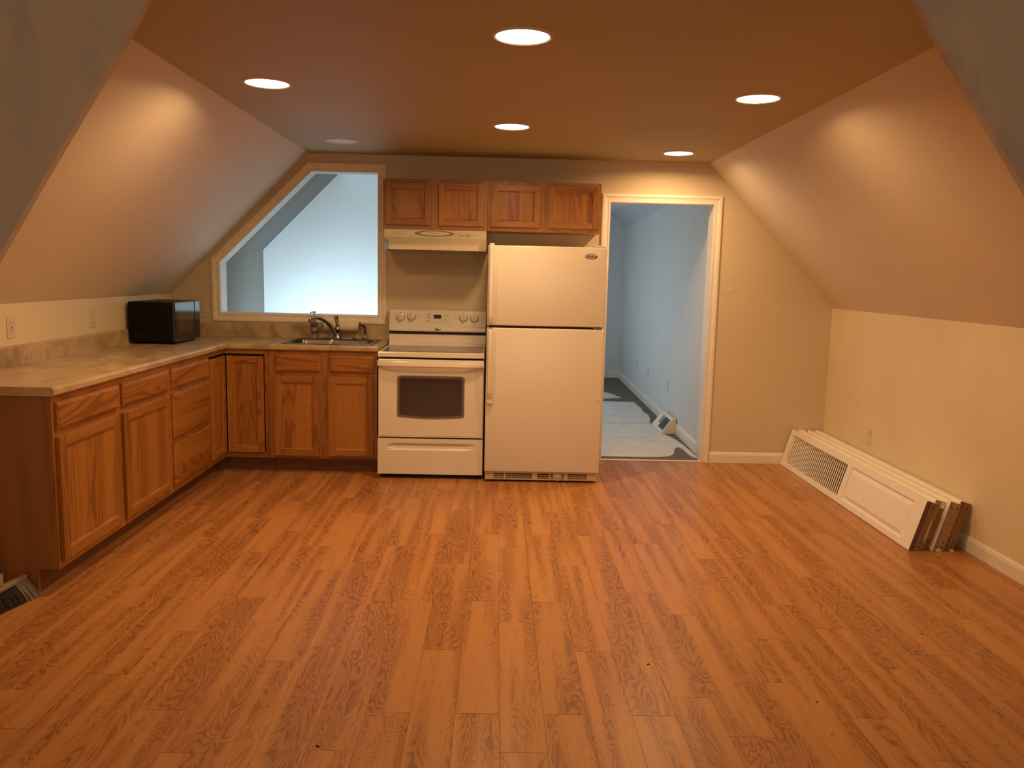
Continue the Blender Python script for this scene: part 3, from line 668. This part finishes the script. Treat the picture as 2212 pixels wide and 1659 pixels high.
m = MB(); m.box(GX1 - 0.085, GX1 - 0.006, GF + 0.008, GF + 0.10, 1.639, 1.649, bev=0.003); m.build('top_hinge_cover', 'white2', rf)
m = MB(); m.box(GX1 - 0.075, GX1 - 0.02, GF + 0.004, GF + 0.06, 1.0835, 1.0965, bev=0.001); m.build('middle_hinge', 'chrome', rf)
def fridge_handle(z0, z1, zmid, parent, flip):
    mb = MB()
    zz = [z0, z0 + 0.02, z0 + 0.07, (z0 + z1) / 2, z1 - 0.06, z1 - 0.01, z1]
    th = [0.018, 0.034, 0.040, 0.042, 0.040, 0.036, 0.02]
    L = []
    for z, t in zip(zz, th):
        L.append([(GX0 + 0.010, GF, z), (GX0 + 0.011, GF - t + 0.004, z), (GX0 + 0.016, GF - t, z), (GX0 + 0.036, GF - t, z), (GX0 + 0.042, GF - t + 0.006, z), (GX0 + 0.043, GF, z)])
    mb.loft(L); mb.build('handle', 'white2', parent, smooth=True)
fridge_handle(1.100, 1.650, 0, fd, 1); fridge_handle(0.585, 1.070, 0, rd, 0)
m = MB(); m.box(GX0 + 0.009, GX0 + 0.044, GF - 0.026, GF, 0.560, 0.592, bev=0.003); m.build('handle_cap', 'white2', rd)
m = MB(); m.lathe([(0.006, 0), (0.006, -0.003), (0.003, -0.005)], (1.536, GF, 0.592), 'y', 12); m.build('door_stop', 'almond', rd)
# oval badge with lettering
m = MB(); m.lathe([(0.042, 0.0), (0.042, -0.0025), (0.036, -0.004)], (1.454, GF, 1.577), 'y', 32, sy=0.43); bd = m.build('badge', 'chrome_dark', fd, smooth=True)
m = MB(); m.lathe([(0.036, -0.0041), (0.034, -0.0050)], (1.454, GF, 1.577), 'y', 32, sy=0.43); m.build('badge_face', 'label2', fd)
def text_mesh(s, size, loc, rot, mat, parent, name, shear=0.0):
    cu_ = bpy.data.curves.new(name, 'FONT'); cu_.body = s; cu_.size = size; cu_.align_x = 'CENTER'; cu_.align_y = 'CENTER'; cu_.extrude = 0.0004; cu_.shear = shear
    to = bpy.data.objects.new('tmp_text', cu_); COL.objects.link(to); bpy.context.view_layer.update()
    me = bpy.data.meshes.new_from_object(to.evaluated_get(bpy.context.evaluated_depsgraph_get())); bpy.data.objects.remove(to)
    me.materials.clear(); me.materials.append(M[mat]); o = bpy.data.objects.new(name, me); COL.objects.link(o); o.parent = parent
    r = parent
    while r.parent: r = r.parent
    o.location = Vector(loc) - Vector(ORG[r.name]); o.rotation_euler = rot; return o
text_mesh('Whirlpool', 0.0145, (1.454, GF - 0.0056, 1.577), (PI / 2, 0, 0), 'black', fd, 'badge_lettering', 0.3)
# grille
m = MB(); m.box(GX0 + 0.006, GX1 - 0.012, GF + 0.042, GF + 0.06, 0.014, 0.074); gr = m.build('grille', 'black', rf)
gz = [(0.014, 0.024), (0.031, 0.037), (0.045, 0.051), (0.060, 0.074)]
for a, b in gz:
    m = MB(); m.box(GX0 + 0.006, GX1 - 0.012, GF + 0.030, GF + 0.044, a, b, bev=0.001); m.build('grille_bar', 'almond_grille', gr)
for a, b in ((GX0 + 0.006, GX0 + 0.066), (0.895, 0.908), (1.094, 1.130), (1.215, 1.226), (1.316, 1.345), (GX1 - 0.080, GX1 - 0.012)):
    m = MB(); m.box(a, b, GF + 0.028, GF + 0.044, 0.014, 0.074, bev=0.001); m.build('grille_post', 'almond_grille', gr)
for a in (0.86, 0.95, 1.0, 1.045, 1.40, 1.44):
    m = MB(); m.box(a - 0.001, a + 0.001, GF + 0.034, GF + 0.044, 0.02, 0.07); m.build('grille_rib', 'almond_grille', gr)
m = MB(); m.lathe([(0.032, 0.0), (0.032, -0.006), (0.026, -0.006), (0.026, -0.003)], (1.272, GF + 0.032, 0.044), 'y', 28); wf = m.build('filter_cap', 'almond_grille', gr, smooth=True)
m = MB(); m.lathe([(0.024, 0), (0.023, -0.004)], (1.272, GF + 0.0295, 0.044), 'y', 24); m.box(1.250, 1.294, GF + 0.015, GF + 0.026, 0.040, 0.049, bev=0.002); m.build('filter_grip', 'almond', gr)
for fx in (GX0 + 0.03, GX1 - 0.03):
    for fy in (GF + 0.10, -0.08):
        m = MB(); m.lathe([(0.014, 0), (0.014, 0.02)], (fx, fy, 0), 'z', 12); m.build('levelling_foot', 'black', rf)

# ------------------------------------------------------------ range hood
hd = thing('range_hood', 'white under-cabinet range hood with an oval emblem above the range', 'range hood', (0.37, -0.2, 1.75))
m = MB()
def hl(z, yf, ins): return [(0.0, -0.005, z), (0.0, -0.325, z), (ins, yf, z), (0.738 - ins, yf, z), (0.738, -0.325, z), (0.738, -0.005, z)]
m.loft([hl(1.749, -0.328, 0.001), hl(1.694, -0.330, 0.001), hl(1.690, -0.335, 0.004), hl(1.665, -0.395, 0.036), hl(1.640, -0.452, 0.052), hl(1.630, -0.462, 0.054), hl(1.602, -0.466, 0.055)], True, False)
m.build('hood_shell', 'hoodw', hd)
m = MB(); m.box(0.012, 0.726, -0.36, -0.02, 1.612, 1.618); m.build('filter_panel', 'black', hd)
def ellipse(mb, cx_, cz_, a, b, y0, y1, n=40, inner=None):
    mb.lathe([(1.0, y0), (0.96, y1)], (cx_, 0, cz_), 'y', n, sx=a, sy=b)
m = MB(); ellipse(m, 0.368, 1.723, 0.30, 0.0215, -0.3285, -0.3325, 48); em = m.build('raised_oval', 'hoodw', hd, smooth=True)
m = MB(); ellipse(m, 0.362, 1.7235, 0.142, 0.0210, -0.3325, -0.3345, 48); m.build('emblem_ring', 'grey_print', em)
m = MB(); ellipse(m, 0.364, 1.7237, 0.108, 0.0148, -0.3345, -0.3365, 48); m.build('emblem_face', 'hoodw', em)
m = MB()
m.tube([(0.319 + 0.0095 * k, -0.3372, 1.7245 + 0.006 * math.sin(k * 0.75) + 0.001) for k in range(10)], 0.0012, 6); m.build('emblem_swirl', 'grey_print', em)
for kx in (0.562, 0.610):
    m = MB(); m.lathe([(0.012, -0.3325), (0.011, -0.342), (0.008, -0.344)], (kx, 0, 1.719), 'y', 18, sy=0.8); m.build('switch_knob', 'hoodw', em, smooth=True)
    m = MB(); m.lathe([(0.0135, -0.3326), (0.0135, -0.334)], (kx, 0, 1.7185), 'y', 18, sy=0.8); m.lathe([(0.003, -0.3326), (0.003, -0.334)], (kx - 0.022, 0, 1.7195), 'y', 10); m.build('switch_marking', 'grey_print', em)

# ------------------------------------------------------------ wall cabinets
for (a0, a1, doors, lab) in ((-0.012, 0.742, ((0.012, 0.334), (0.390, 0.712)), 'oak wall cabinet with two doors directly above the range hood'),
                             (0.744, 1.562, ((0.766, 1.123), (1.182, 1.545)), 'oak wall cabinet with two doors above the refrigerator')):
    cb = thing('wall_cabinet', lab, 'cabinet', ((a0 + a1) / 2, -0.15, 1.752), group='oak wall cabinets over range and refrigerator')
    Fu = Fback(-0.305)
    m = MB(); m.box(a0, a1, -0.286, -0.003, 1.752, 2.106); m.build('cabinet_box', 'oak_x', cb)
    face_frame(Fu, 'x', a0, a1, 1.7515, 2.1065, [(doors[0][0] + 0.02, doors[0][1] - 0.02, 1.80, 2.06), (doors[1][0] + 0.02, doors[1][1] - 0.02, 1.80, 2.06)], cb)
    for d0, d1 in doors: door_front(Fu, 'x', d0, d1, 1.782, 2.081, cb, st=0.043)

# ------------------------------------------------------------ recessed lights
def make_light(lit):
    t = thing('recessed_light', '', 'ceiling light', (0, 0, 0), local=True, group='round recessed ceiling lights')
    m = MB(); m.lathe([(0.099, 0.0), (0.099, -0.004), (0.104, -0.007), (0.112, -0.004), (0.114, 0.0)], (0, 0, 0), 'z', 40, False, False); m.build('trim_ring', 'ring' if lit else 'lens_off', t, smooth=True, local=True)
    m = MB(); m.lathe([(0.0992, -0.0015), (0.090, -0.0045), (0.05, -0.0055), (0.01, -0.006)], (0, 0, 0), 'z', 40, False, True); m.build('lens', 'lens' if lit else 'lens_off', t, smooth=True, local=True)
    if lit:
        ld = bpy.data.lights.new('lamp_light', 'AREA'); ld.shape = 'DISK'; ld.size = 0.19; ld.energy = LAMP_POWER; ld.color = LAMP_COLOUR; ld.spread = math.radians(166)
        lo = bpy.data.objects.new('lamp_light', ld); COL.objects.link(lo); lo.parent = t; lo.location = (0, 0, -0.0085)
    return t
lp = make_light(True)
spots = [(0.896, -3.193, 'largest lit round ceiling light, nearest the camera at top centre'), (-0.278, -2.31, 'lit round ceiling light on the left, over the counter run'),
         (2.056, -2.272, 'lit round ceiling light on the right, nearer of the two beside the right slope'), (0.890, -1.345, 'lit round ceiling light at the centre, in front of the wall cabinets'),
         (2.070, -0.476, 'lit round ceiling light closest to the back wall, near the doorway'), ]
for i, (x_, y_, lab) in enumerate(spots):
    o = lp if i == 0 else copy_tree(lp)
    o.location = (x_, y_, HC); o['label'] = lab
    if i == 1:                                   # the bulb over the counter burns a little stronger
        for ch in o.children:
            if ch.type == 'LIGHT': ch.data = ch.data.copy(); ch.data.energy = LAMP_POWER * 1.3
o = make_light(False); o.location = (-0.245, -0.615, HC); o['label'] = 'unlit round ceiling light above the pass-through opening'

# ------------------------------------------------------------ outlets and switches
def wall_plate(F, label, name, kind, group, loc, par=None):
    t = thing(name, label, 'outlet' if name == 'outlet' else 'switch', loc, group=group)
    m = MB(F); m.box(-0.035, 0.035, 0.0, 0.005, -0.057, 0.057, bev=0.0018); m.build('cover_plate', 'almond', t)
    if kind == 'gfci':
        m = MB(F); m.box(-0.017, 0.017, 0.005, 0.007, -0.034, 0.034, bev=0.0008); r = m.build('receptacle', 'almond', t)
        m = MB(F)
        for zc in (0.020, -0.020): m.box(-0.009, -0.006, 0.007, 0.0074, zc - 0.004, zc + 0.004); m.box(0.006, 0.009, 0.007, 0.0074, zc - 0.004, zc + 0.004)
        m.box(-0.007, 0.007, 0.007, 0.0078, -0.006, -0.001); m.box(-0.007, 0.007, 0.007, 0.0078, 0.001, 0.006); m.build('slot', 'grey_print', r)
    elif kind == 'rocker':
        m = MB(F); m.box(-0.017, 0.017, 0.005, 0.0085, -0.034, 0.034, bev=0.0015); m.build('rocker', 'almond', t)
    else:
        for zc in (0.022, -0.022):
            m = MB(F); m.lathe([(0.0165, 0.005), (0.016, 0.0072)], (0, 0, zc), 'y', 16); r = m.build('receptacle', 'almond', t)
            m = MB(F); m.box(-0.007, -0.0045, 0.0072, 0.0076, zc - 0.002, zc + 0.006); m.box(0.0045, 0.007, 0.0072, 0.0076, zc - 0.002, zc + 0.006); m.box(-0.002, 0.002, 0.0072, 0.0076, zc - 0.010, zc - 0.006); m.build('slot', 'grey_print', r)
    return t
def at_left(y, z): return lambda u, w_, v: (XL + w_, y + u, z + v)
def at_right(y, z): return lambda u, w_, v: (XR - w_, y - u, z + v)
def at_back(x_, z): return lambda u, w_, v: (x_ + u, -w_, z + v)
def at_hall(y, z): return lambda u, w_, v: (hx(y) - w_, y - u, z + v)
wall_plate(at_left(-2.095, 1.120), 'almond outlet with test buttons on the left wall, nearest the picture edge', 'outlet', 'gfci', 'kitchen outlets', (XL, -2.095, 1.12))
wall_plate(at_left(-1.240, 1.120), 'almond rocker switch on the left wall between the outlet and the microwave', 'light_switch', 'rocker', None, (XL, -1.24, 1.12))
wall_plate(at_back(-1.428, 1.122), 'almond outlet on the back wall between the microwave and the opening trim', 'outlet', 'duplex', 'kitchen outlets', (-1.428, 0, 1.122))
wall_plate(at_right(-0.785, 0.382), 'almond outlet low on the right wall above the stacked doors', 'outlet', 'duplex', 'kitchen outlets', (XR, -0.785, 0.382))
for y_, lab in ((3.67, 'farthest of three small outlets on the hall wall'), (2.83, 'middle of three small outlets on the hall wall'), (1.645, 'nearest of three small outlets on the hall wall, above the vent deflector')):
    wall_plate(at_hall(y_, 0.375), lab, 'outlet', 'duplex', 'outlets in a row on the hall wall', (hx(y_), y_, 0.375))

# ------------------------------------------------------------ stacked folding louvred doors leaning on the right wall
LEN, WID, TH = 2.045, 0.292, 0.0296
lean = math.atan2(0.0805, 0.281)
# leaf local frame: X = thickness (0 front .. TH back), Y = along (0 at near end .. LEN at far end), Z = up the width
def leaf(parent, x0, full, edge_mat, bare, hole_z):
    m = MB(); sw, e1, mid0, mid1 = 0.036, 0.115, 0.920, 0.985; far = 0.060
    def mem(y0, y1, z0, z1, mi=0): m.mi = mi; m.box(x0, x0 + TH, y0, y1, z0, z1, bev=0.0016)
    mem(0.0015, LEN, 0, sw); mem(0.0015, LEN, WID - sw, WID)
    mem(0.0015, e1, sw, WID - sw); mem(mid0, mid1, sw, WID - sw); mem(LEN - far, LEN, sw, WID - sw)
    lf = m.build('leaf', 'doorw', parent, local=True)
    # bare wooden end seen from the front
    m = MB(); m.box(x0 + 0.001, x0 + TH - 0.001, 0.0, 0.0016, 0.001, WID - 0.001); en = m.build('bare_end', edge_mat, lf, local=True); en['label'] = 'unpainted end grain'
    m = MB()
    for hz in (hole_z, hole_z + 0.028): m.lathe([(0.0045, -0.0003), (0.0045, 0.001)], (x0 + TH / 2, 0, hz), 'y', 10)
    m.lathe([(0.0045, -0.0003), (0.0045, 0.001)], (x0 + TH / 2, 0, WID - 0.03), 'y', 10); m.build('screw_hole', 'darkhole', lf, local=True)
    # raised panel
    m = MB(); a0, a1, b0, b1 = e1, mid0, sw, WID - sw
    def R(i, xx): return [(xx, a0 + i, b0 + i), (xx, a1 - i, b0 + i), (xx, a1 - i, b1 - i), (xx, a0 + i, b1 - i)]
    m.loft([R(0, x0 + 0.006), R(0.006, x0 + 0.010), R(0.012, x0 + 0.0105), R(0.032, x0 + 0.003), R(0.034, x0 + 0.002)], False, True)
    m.loft([R(0, x0 + TH - 0.006), R(0.002, x0 + TH - 0.008)], False, True)
    m.build('raised_panel', 'doorw', lf, local=True)
    # slats
    n = 33; y0, y1 = mid1 + 0.004, LEN - far - 0.004; p_ = (y1 - y0) / n
    def slat_mesh(mb, yc):
        ca, sa = math.cos(math.radians(-60)), math.sin(math.radians(-60)); hw, ht = 0.0130, 0.0034
        q = [(-hw, -ht), (hw, -ht), (hw, ht), (-hw, ht)]
        pts = [(x0 + TH / 2 + u * ca - v * sa, yc - (u * sa + v * ca)) for u, v in q]
        mb.loft([[(a, b, z) for a, b in pts] for z in (sw, WID - sw)])
    if full:
        first = None
        for i in range(n):
            if first is None:
                mb = MB(); slat_mesh(mb, 0.0); first = mb.build('slat', 'doorw', lf, local=True); first.location = (0, y0 + p_ / 2, 0)
            else:
                s_ = first.copy(); COL.objects.link(s_); s_.parent = lf; s_.location = (0, y0 + p_ * (i + 0.5), 0)
    else:
        mb = MB()
        for i in range(n): slat_mesh(mb, y0 + p_ * (i + 0.5))
        mb.build('slats', 'doorw', lf, local=True, kind='stuff')
    return lf
labs = ['front folding louvred door of the white stack, whole face showing louvres and panel', 'second folding louvred door from the front of the white stack',
        'third folding louvred door from the front, with greyish ends', 'rearmost folding louvred door of the stack, resting against the right wall']
ex = [('brown', 'brown'), ('bare_grey', 'brown'), ('bare_grey', 'bare_grey'), ('brown', 'brown')]
pit = 0.0306 / math.cos(lean)
starts = [-2.068, -2.040, -2.072, -2.058]
for i in range(4):
    t = thing('folding_door', labs[i], 'door', (3.094 + i * 2 * pit, starts[i], 0.002), rot=(0, lean, 0), group='white folding doors leaning in a stack', local=True)
    for k in range(2):
        leaf(t, k * 0.0306, i == 0 and k == 0, ex[i][k], True, 0.028 + 0.006 * ((i + k) % 2))
    if i in (2, 3):
        m = MB(); m.lathe([(0.011, -0.016), (0.012, -0.012), (0.012, -0.004), (0.006, -0.003), (0.005, 0.0)], (0.030 + 0.018 * (i - 2), 0, 0.014), 'y', 18); m.build('roller', 'almond', t, local=True, smooth=True)
    if i == 1:
        m = MB(); m.box(0.004, 0.022, -0.0012, 0.001, 0.06, 0.17); m.box(0.034, 0.058, -0.0012, 0.001, 0.255, 0.288); m.build('paint_smear', 'casing', t, local=True)
    if i == 3:
        pass
# ------------------------------------------------------------ hall things: drop cloths and vent deflector
def cloth(outline, label, z, name='drop_cloth'):
    mb = MB(); tris = tessellate_polygon([[Vector((a, b, 0)) for a, b in outline]])
    up = [mb.bm.verts.new((a, b, z + 0.0025 + 0.001 * math.sin(7 * a + 3 * b))) for a, b in outline]; dn = [mb.bm.verts.new((a, b, z)) for a, b in outline]
    for t in tris: mb.bm.faces.new([up[i] for i in t]); mb.bm.faces.new([dn[i] for i in reversed(t)])
    n = len(outline)
    for i in range(n): mb.bm.faces.new((dn[i], dn[(i + 1) % n], up[(i + 1) % n], up[i]))
    return tag(mb.build(name, 'cloth'), label, 'drop cloth', 'white drop cloths on the hall carpet')
def wav(pts, amp=0.012, n=4):
    out = []
    for i in range(len(pts)):
        a, b = Vector(pts[i]), Vector(pts[(i + 1) % len(pts)])
        for k in range(n): q = a.lerp(b, k / n); out.append((q.x + random.uniform(-amp, amp), q.y + random.uniform(-amp, amp)))
    return out
A = [(1.02, 0.19), (1.60, 0.17), (1.70, 0.16), (2.00, 0.15), (2.16, 0.16), (2.26, 0.20), (2.32, 0.30), (2.355, 0.45), (2.39, 0.55), (2.42, 0.55), (2.435, 0.45), (2.435, 0.30), (2.445, 0.19), (2.47, 0.16), (2.485, 0.22), (2.485, 0.40), (2.48, 0.60), (2.465, 0.85), (2.43, 1.05), (2.40, 1.15), (2.39, 1.72), (1.9, 1.78), (1.02, 1.74)]
cloth(A, 'white drop cloth nearest the doorway with a curled notched corner', -0.003)
cloth(wav([(1.02, 1.66), (2.38, 1.68), (2.43, 1.95), (2.44, 2.3), (2.45, 2.7), (2.44, 3.03), (2.0, 3.06), (1.02, 3.05)]), 'white drop cloth in the middle of the hall, its near edge over the first', 0.0005)
cloth(wav([(1.02, 3.27), (2.10, 3.28), (2.36, 3.38), (2.27, 3.7), (2.18, 3.86), (1.02, 3.9)]), 'small far strip of white drop cloth on the hall carpet', -0.003)
vd = thing('vent_deflector', 'white wedge-shaped vent box with grey picture leaning on the hall baseboard', 'vent', (2.46, 1.36, 0))
hxv = hx(1.36) - 0.016
m = MB(); m.prism([(hxv - 0.125, 0.0), (hxv - 0.118, 0.0), (hxv, 0.0), (hxv, 0.14), (hxv - 0.035, 0.14), (hxv - 0.127, 0.018)], 'y', 1.13, 1.60); m.build('deflector_shell', 'trim', vd)
nx = Vector((-0.122, 0, 0.092)).normalized()
Fv = lambda u, w_, v: tuple(Vector((hxv - 0.127, 1.13 + u, 0.018)) + Vector((0.092, 0, 0.122)).normalized() * v + nx * w_)
m = MB(Fv); m.box(0.03, 0.24, 0.0003, 0.0015, 0.018, 0.135); m.build('printed_picture', 'mwtop', vd)
m = MB(Fv); m.box(0.26, 0.33, 0.0003, 0.0015, 0.05, 0.135); m.build('printed_picture', 'grey_print', vd)
m = MB(); m.prism([(hxv - 0.126, 0.001), (hxv - 0.001, 0.001), (hxv - 0.001, 0.139), (hxv - 0.036, 0.139), (hxv - 0.127, 0.018)], 'y', 1.127, 1.13); m.build('side_flap', 'almond', vd)

# ------------------------------------------------------------ broom leaning at the cabinet end
bm_ = thing('broom', 'angle broom with grey head and black bristles standing at the near cabinet end', 'broom', (-1.24, -3.0, 0))
hA, hB = Vector((-1.208, -2.872, 0.100)), Vector((-1.300, -3.130, 0.062))
d_ = (hB - hA); sd = Vector((0.9, -0.2, 0)).normalized()
m = MB()
L = []
for k in range(9):
    t = k / 8; c_ = hA + d_ * t; ww = 0.012 + 0.008 * math.sin(PI * min(1, t * 1.2)); hh = 0.005 + 0.003 * math.sin(PI * t)
    L.append([c_ + sd * (ww * a) + Vector((0, 0, hh * b)) for a, b in ((-1, -1), (1, -1), (1, 0.6), (0.5, 1.2), (-0.5, 1.2), (-1, 0.6))])
m.loft(L); hdm = m.build('broom_head', 'broomg', bm_, smooth=True)
m = MB()
mg = MB()
for i in range(64):
    t = 0.03 + 0.94 * i / 63; top = hA + d_ * t - Vector((0, 0, 0.006))
    base = Vector((-1.168, -2.846, 0)).lerp(Vector((-1.255, -3.155, 0)), t)
    for j in range(3):
        o1 = sd * (j - 1) * 0.010; o2 = sd * (j - 1) * 0.016 + Vector((random.uniform(-.004, .004), random.uniform(-.004, .004), random.uniform(0.0005, 0.003)))
        (mg if (i < 14 or i > 60) else m).tube([top + o1, (top + base) / 2 + (o1 + o2) / 2 + Vector((0.002, 0, 0.002)), base + o2], [0.0016, 0.0024, 0.0028], 4)
m.build('bristles', 'bristle', bm_, kind='stuff'); g_ = mg.build('grey_bristles', 'bristle_g', bm_, kind='stuff')
m = MB(); m.tube([(-1.256, -2.985, 0.092), (-1.259, -2.975, 0.115), (-1.262, -2.965, 0.140)], [0.018, 0.0165, 0.015], 14); m.build('socket', 'broomg', bm_, smooth=True)
m = MB(); m.tube([(-1.261, -2.968, 0.13), (-1.310, -2.925, 0.65), (-1.355, -2.880, 1.15)], 0.0125, 12); m.build('handle', 'broomh', bm_, smooth=True)

# ------------------------------------------------------------ crumbs on the floor
chips = [(1.98, -2.55, 0.020, 0.3, 'chip', 'pale wood splinter on the floor well in front of the doorway'), (1.90, -2.82, 0.010, 1.0, 'chip', 'tiny pale crumb just nearer than the splinter in front of the doorway'),
         (1.025, -2.78, 0.018, 0.4, 'chip', 'pale wood sliver at mid-floor in front of the refrigerator'), (1.93, -3.88, 0.010, 0.2, 'chip', 'pale crumb near the bottom edge, right of centre'),
         (2.44, -3.93, 0.018, -0.2, 'chip', 'pale sliver near the bottom right corner of the floor'), (1.64, -3.80, 0.008, 0.8, 'chip', 'tiny pale crumb on the near floor between centre and right'),
         (0.16, -2.93, 0.008, 0.4, 'chip', 'tiny pale crumb on the floor left of centre'),
         (2.62, -3.12, 0.009, 0.5, 'speck', 'small dark speck on the floor in front of the stacked doors'), (1.96, -3.68, 0.009, 0.9, 'speck', 'small dark speck on the near floor right of centre'),
         (1.42, -3.42, 0.011, 0.2, 'speck', 'dark speck on the floor right of centre'), (0.30, -3.98, 0.016, -0.6, 'speck', 'dark crumb near the bottom edge of the floor, left of centre')]
for i, (x_, y_, s_, a_, mt, lab) in enumerate(chips):
    ca, sa = math.cos(a_), math.sin(a_); mb = MB(lambda u, v, z, x_=x_, y_=y_, ca=ca, sa=sa: (x_ + u * ca - v * sa, y_ + u * sa + v * ca, z))
    k = s_ / 2
    mb.loft([[(-k, -k * .3, 0.0003), (k * .9, -k * .35, 0.0003), (k, k * .2, 0.0003), (-k * .7, k * .35, 0.0003)], [(-k * .8, -k * .2, 0.004), (k * .7, -k * .2, 0.005), (k * .8, k * .1, 0.004), (-k * .6, k * .2, 0.003)]])
    tag(mb.build('wood_chip' if mt == 'chip' else 'dirt_speck', mt), lab, 'debris', 'crumbs scattered on the floor')
# marks too small to pick apart singly
for o in bpy.data.objects:
    if o.name.split('.')[0] in ('touch_key', 'dial_marking', 'printed_mark', 'slot', 'screw_hole', 'side_vent', 'button', 'paint_smear', 'switch_marking', 'raised_panel_back'): o['kind'] = 'stuff'
# drop stray unused data
for me in list(bpy.data.meshes):
    if me.users == 0: bpy.data.meshes.remove(me)
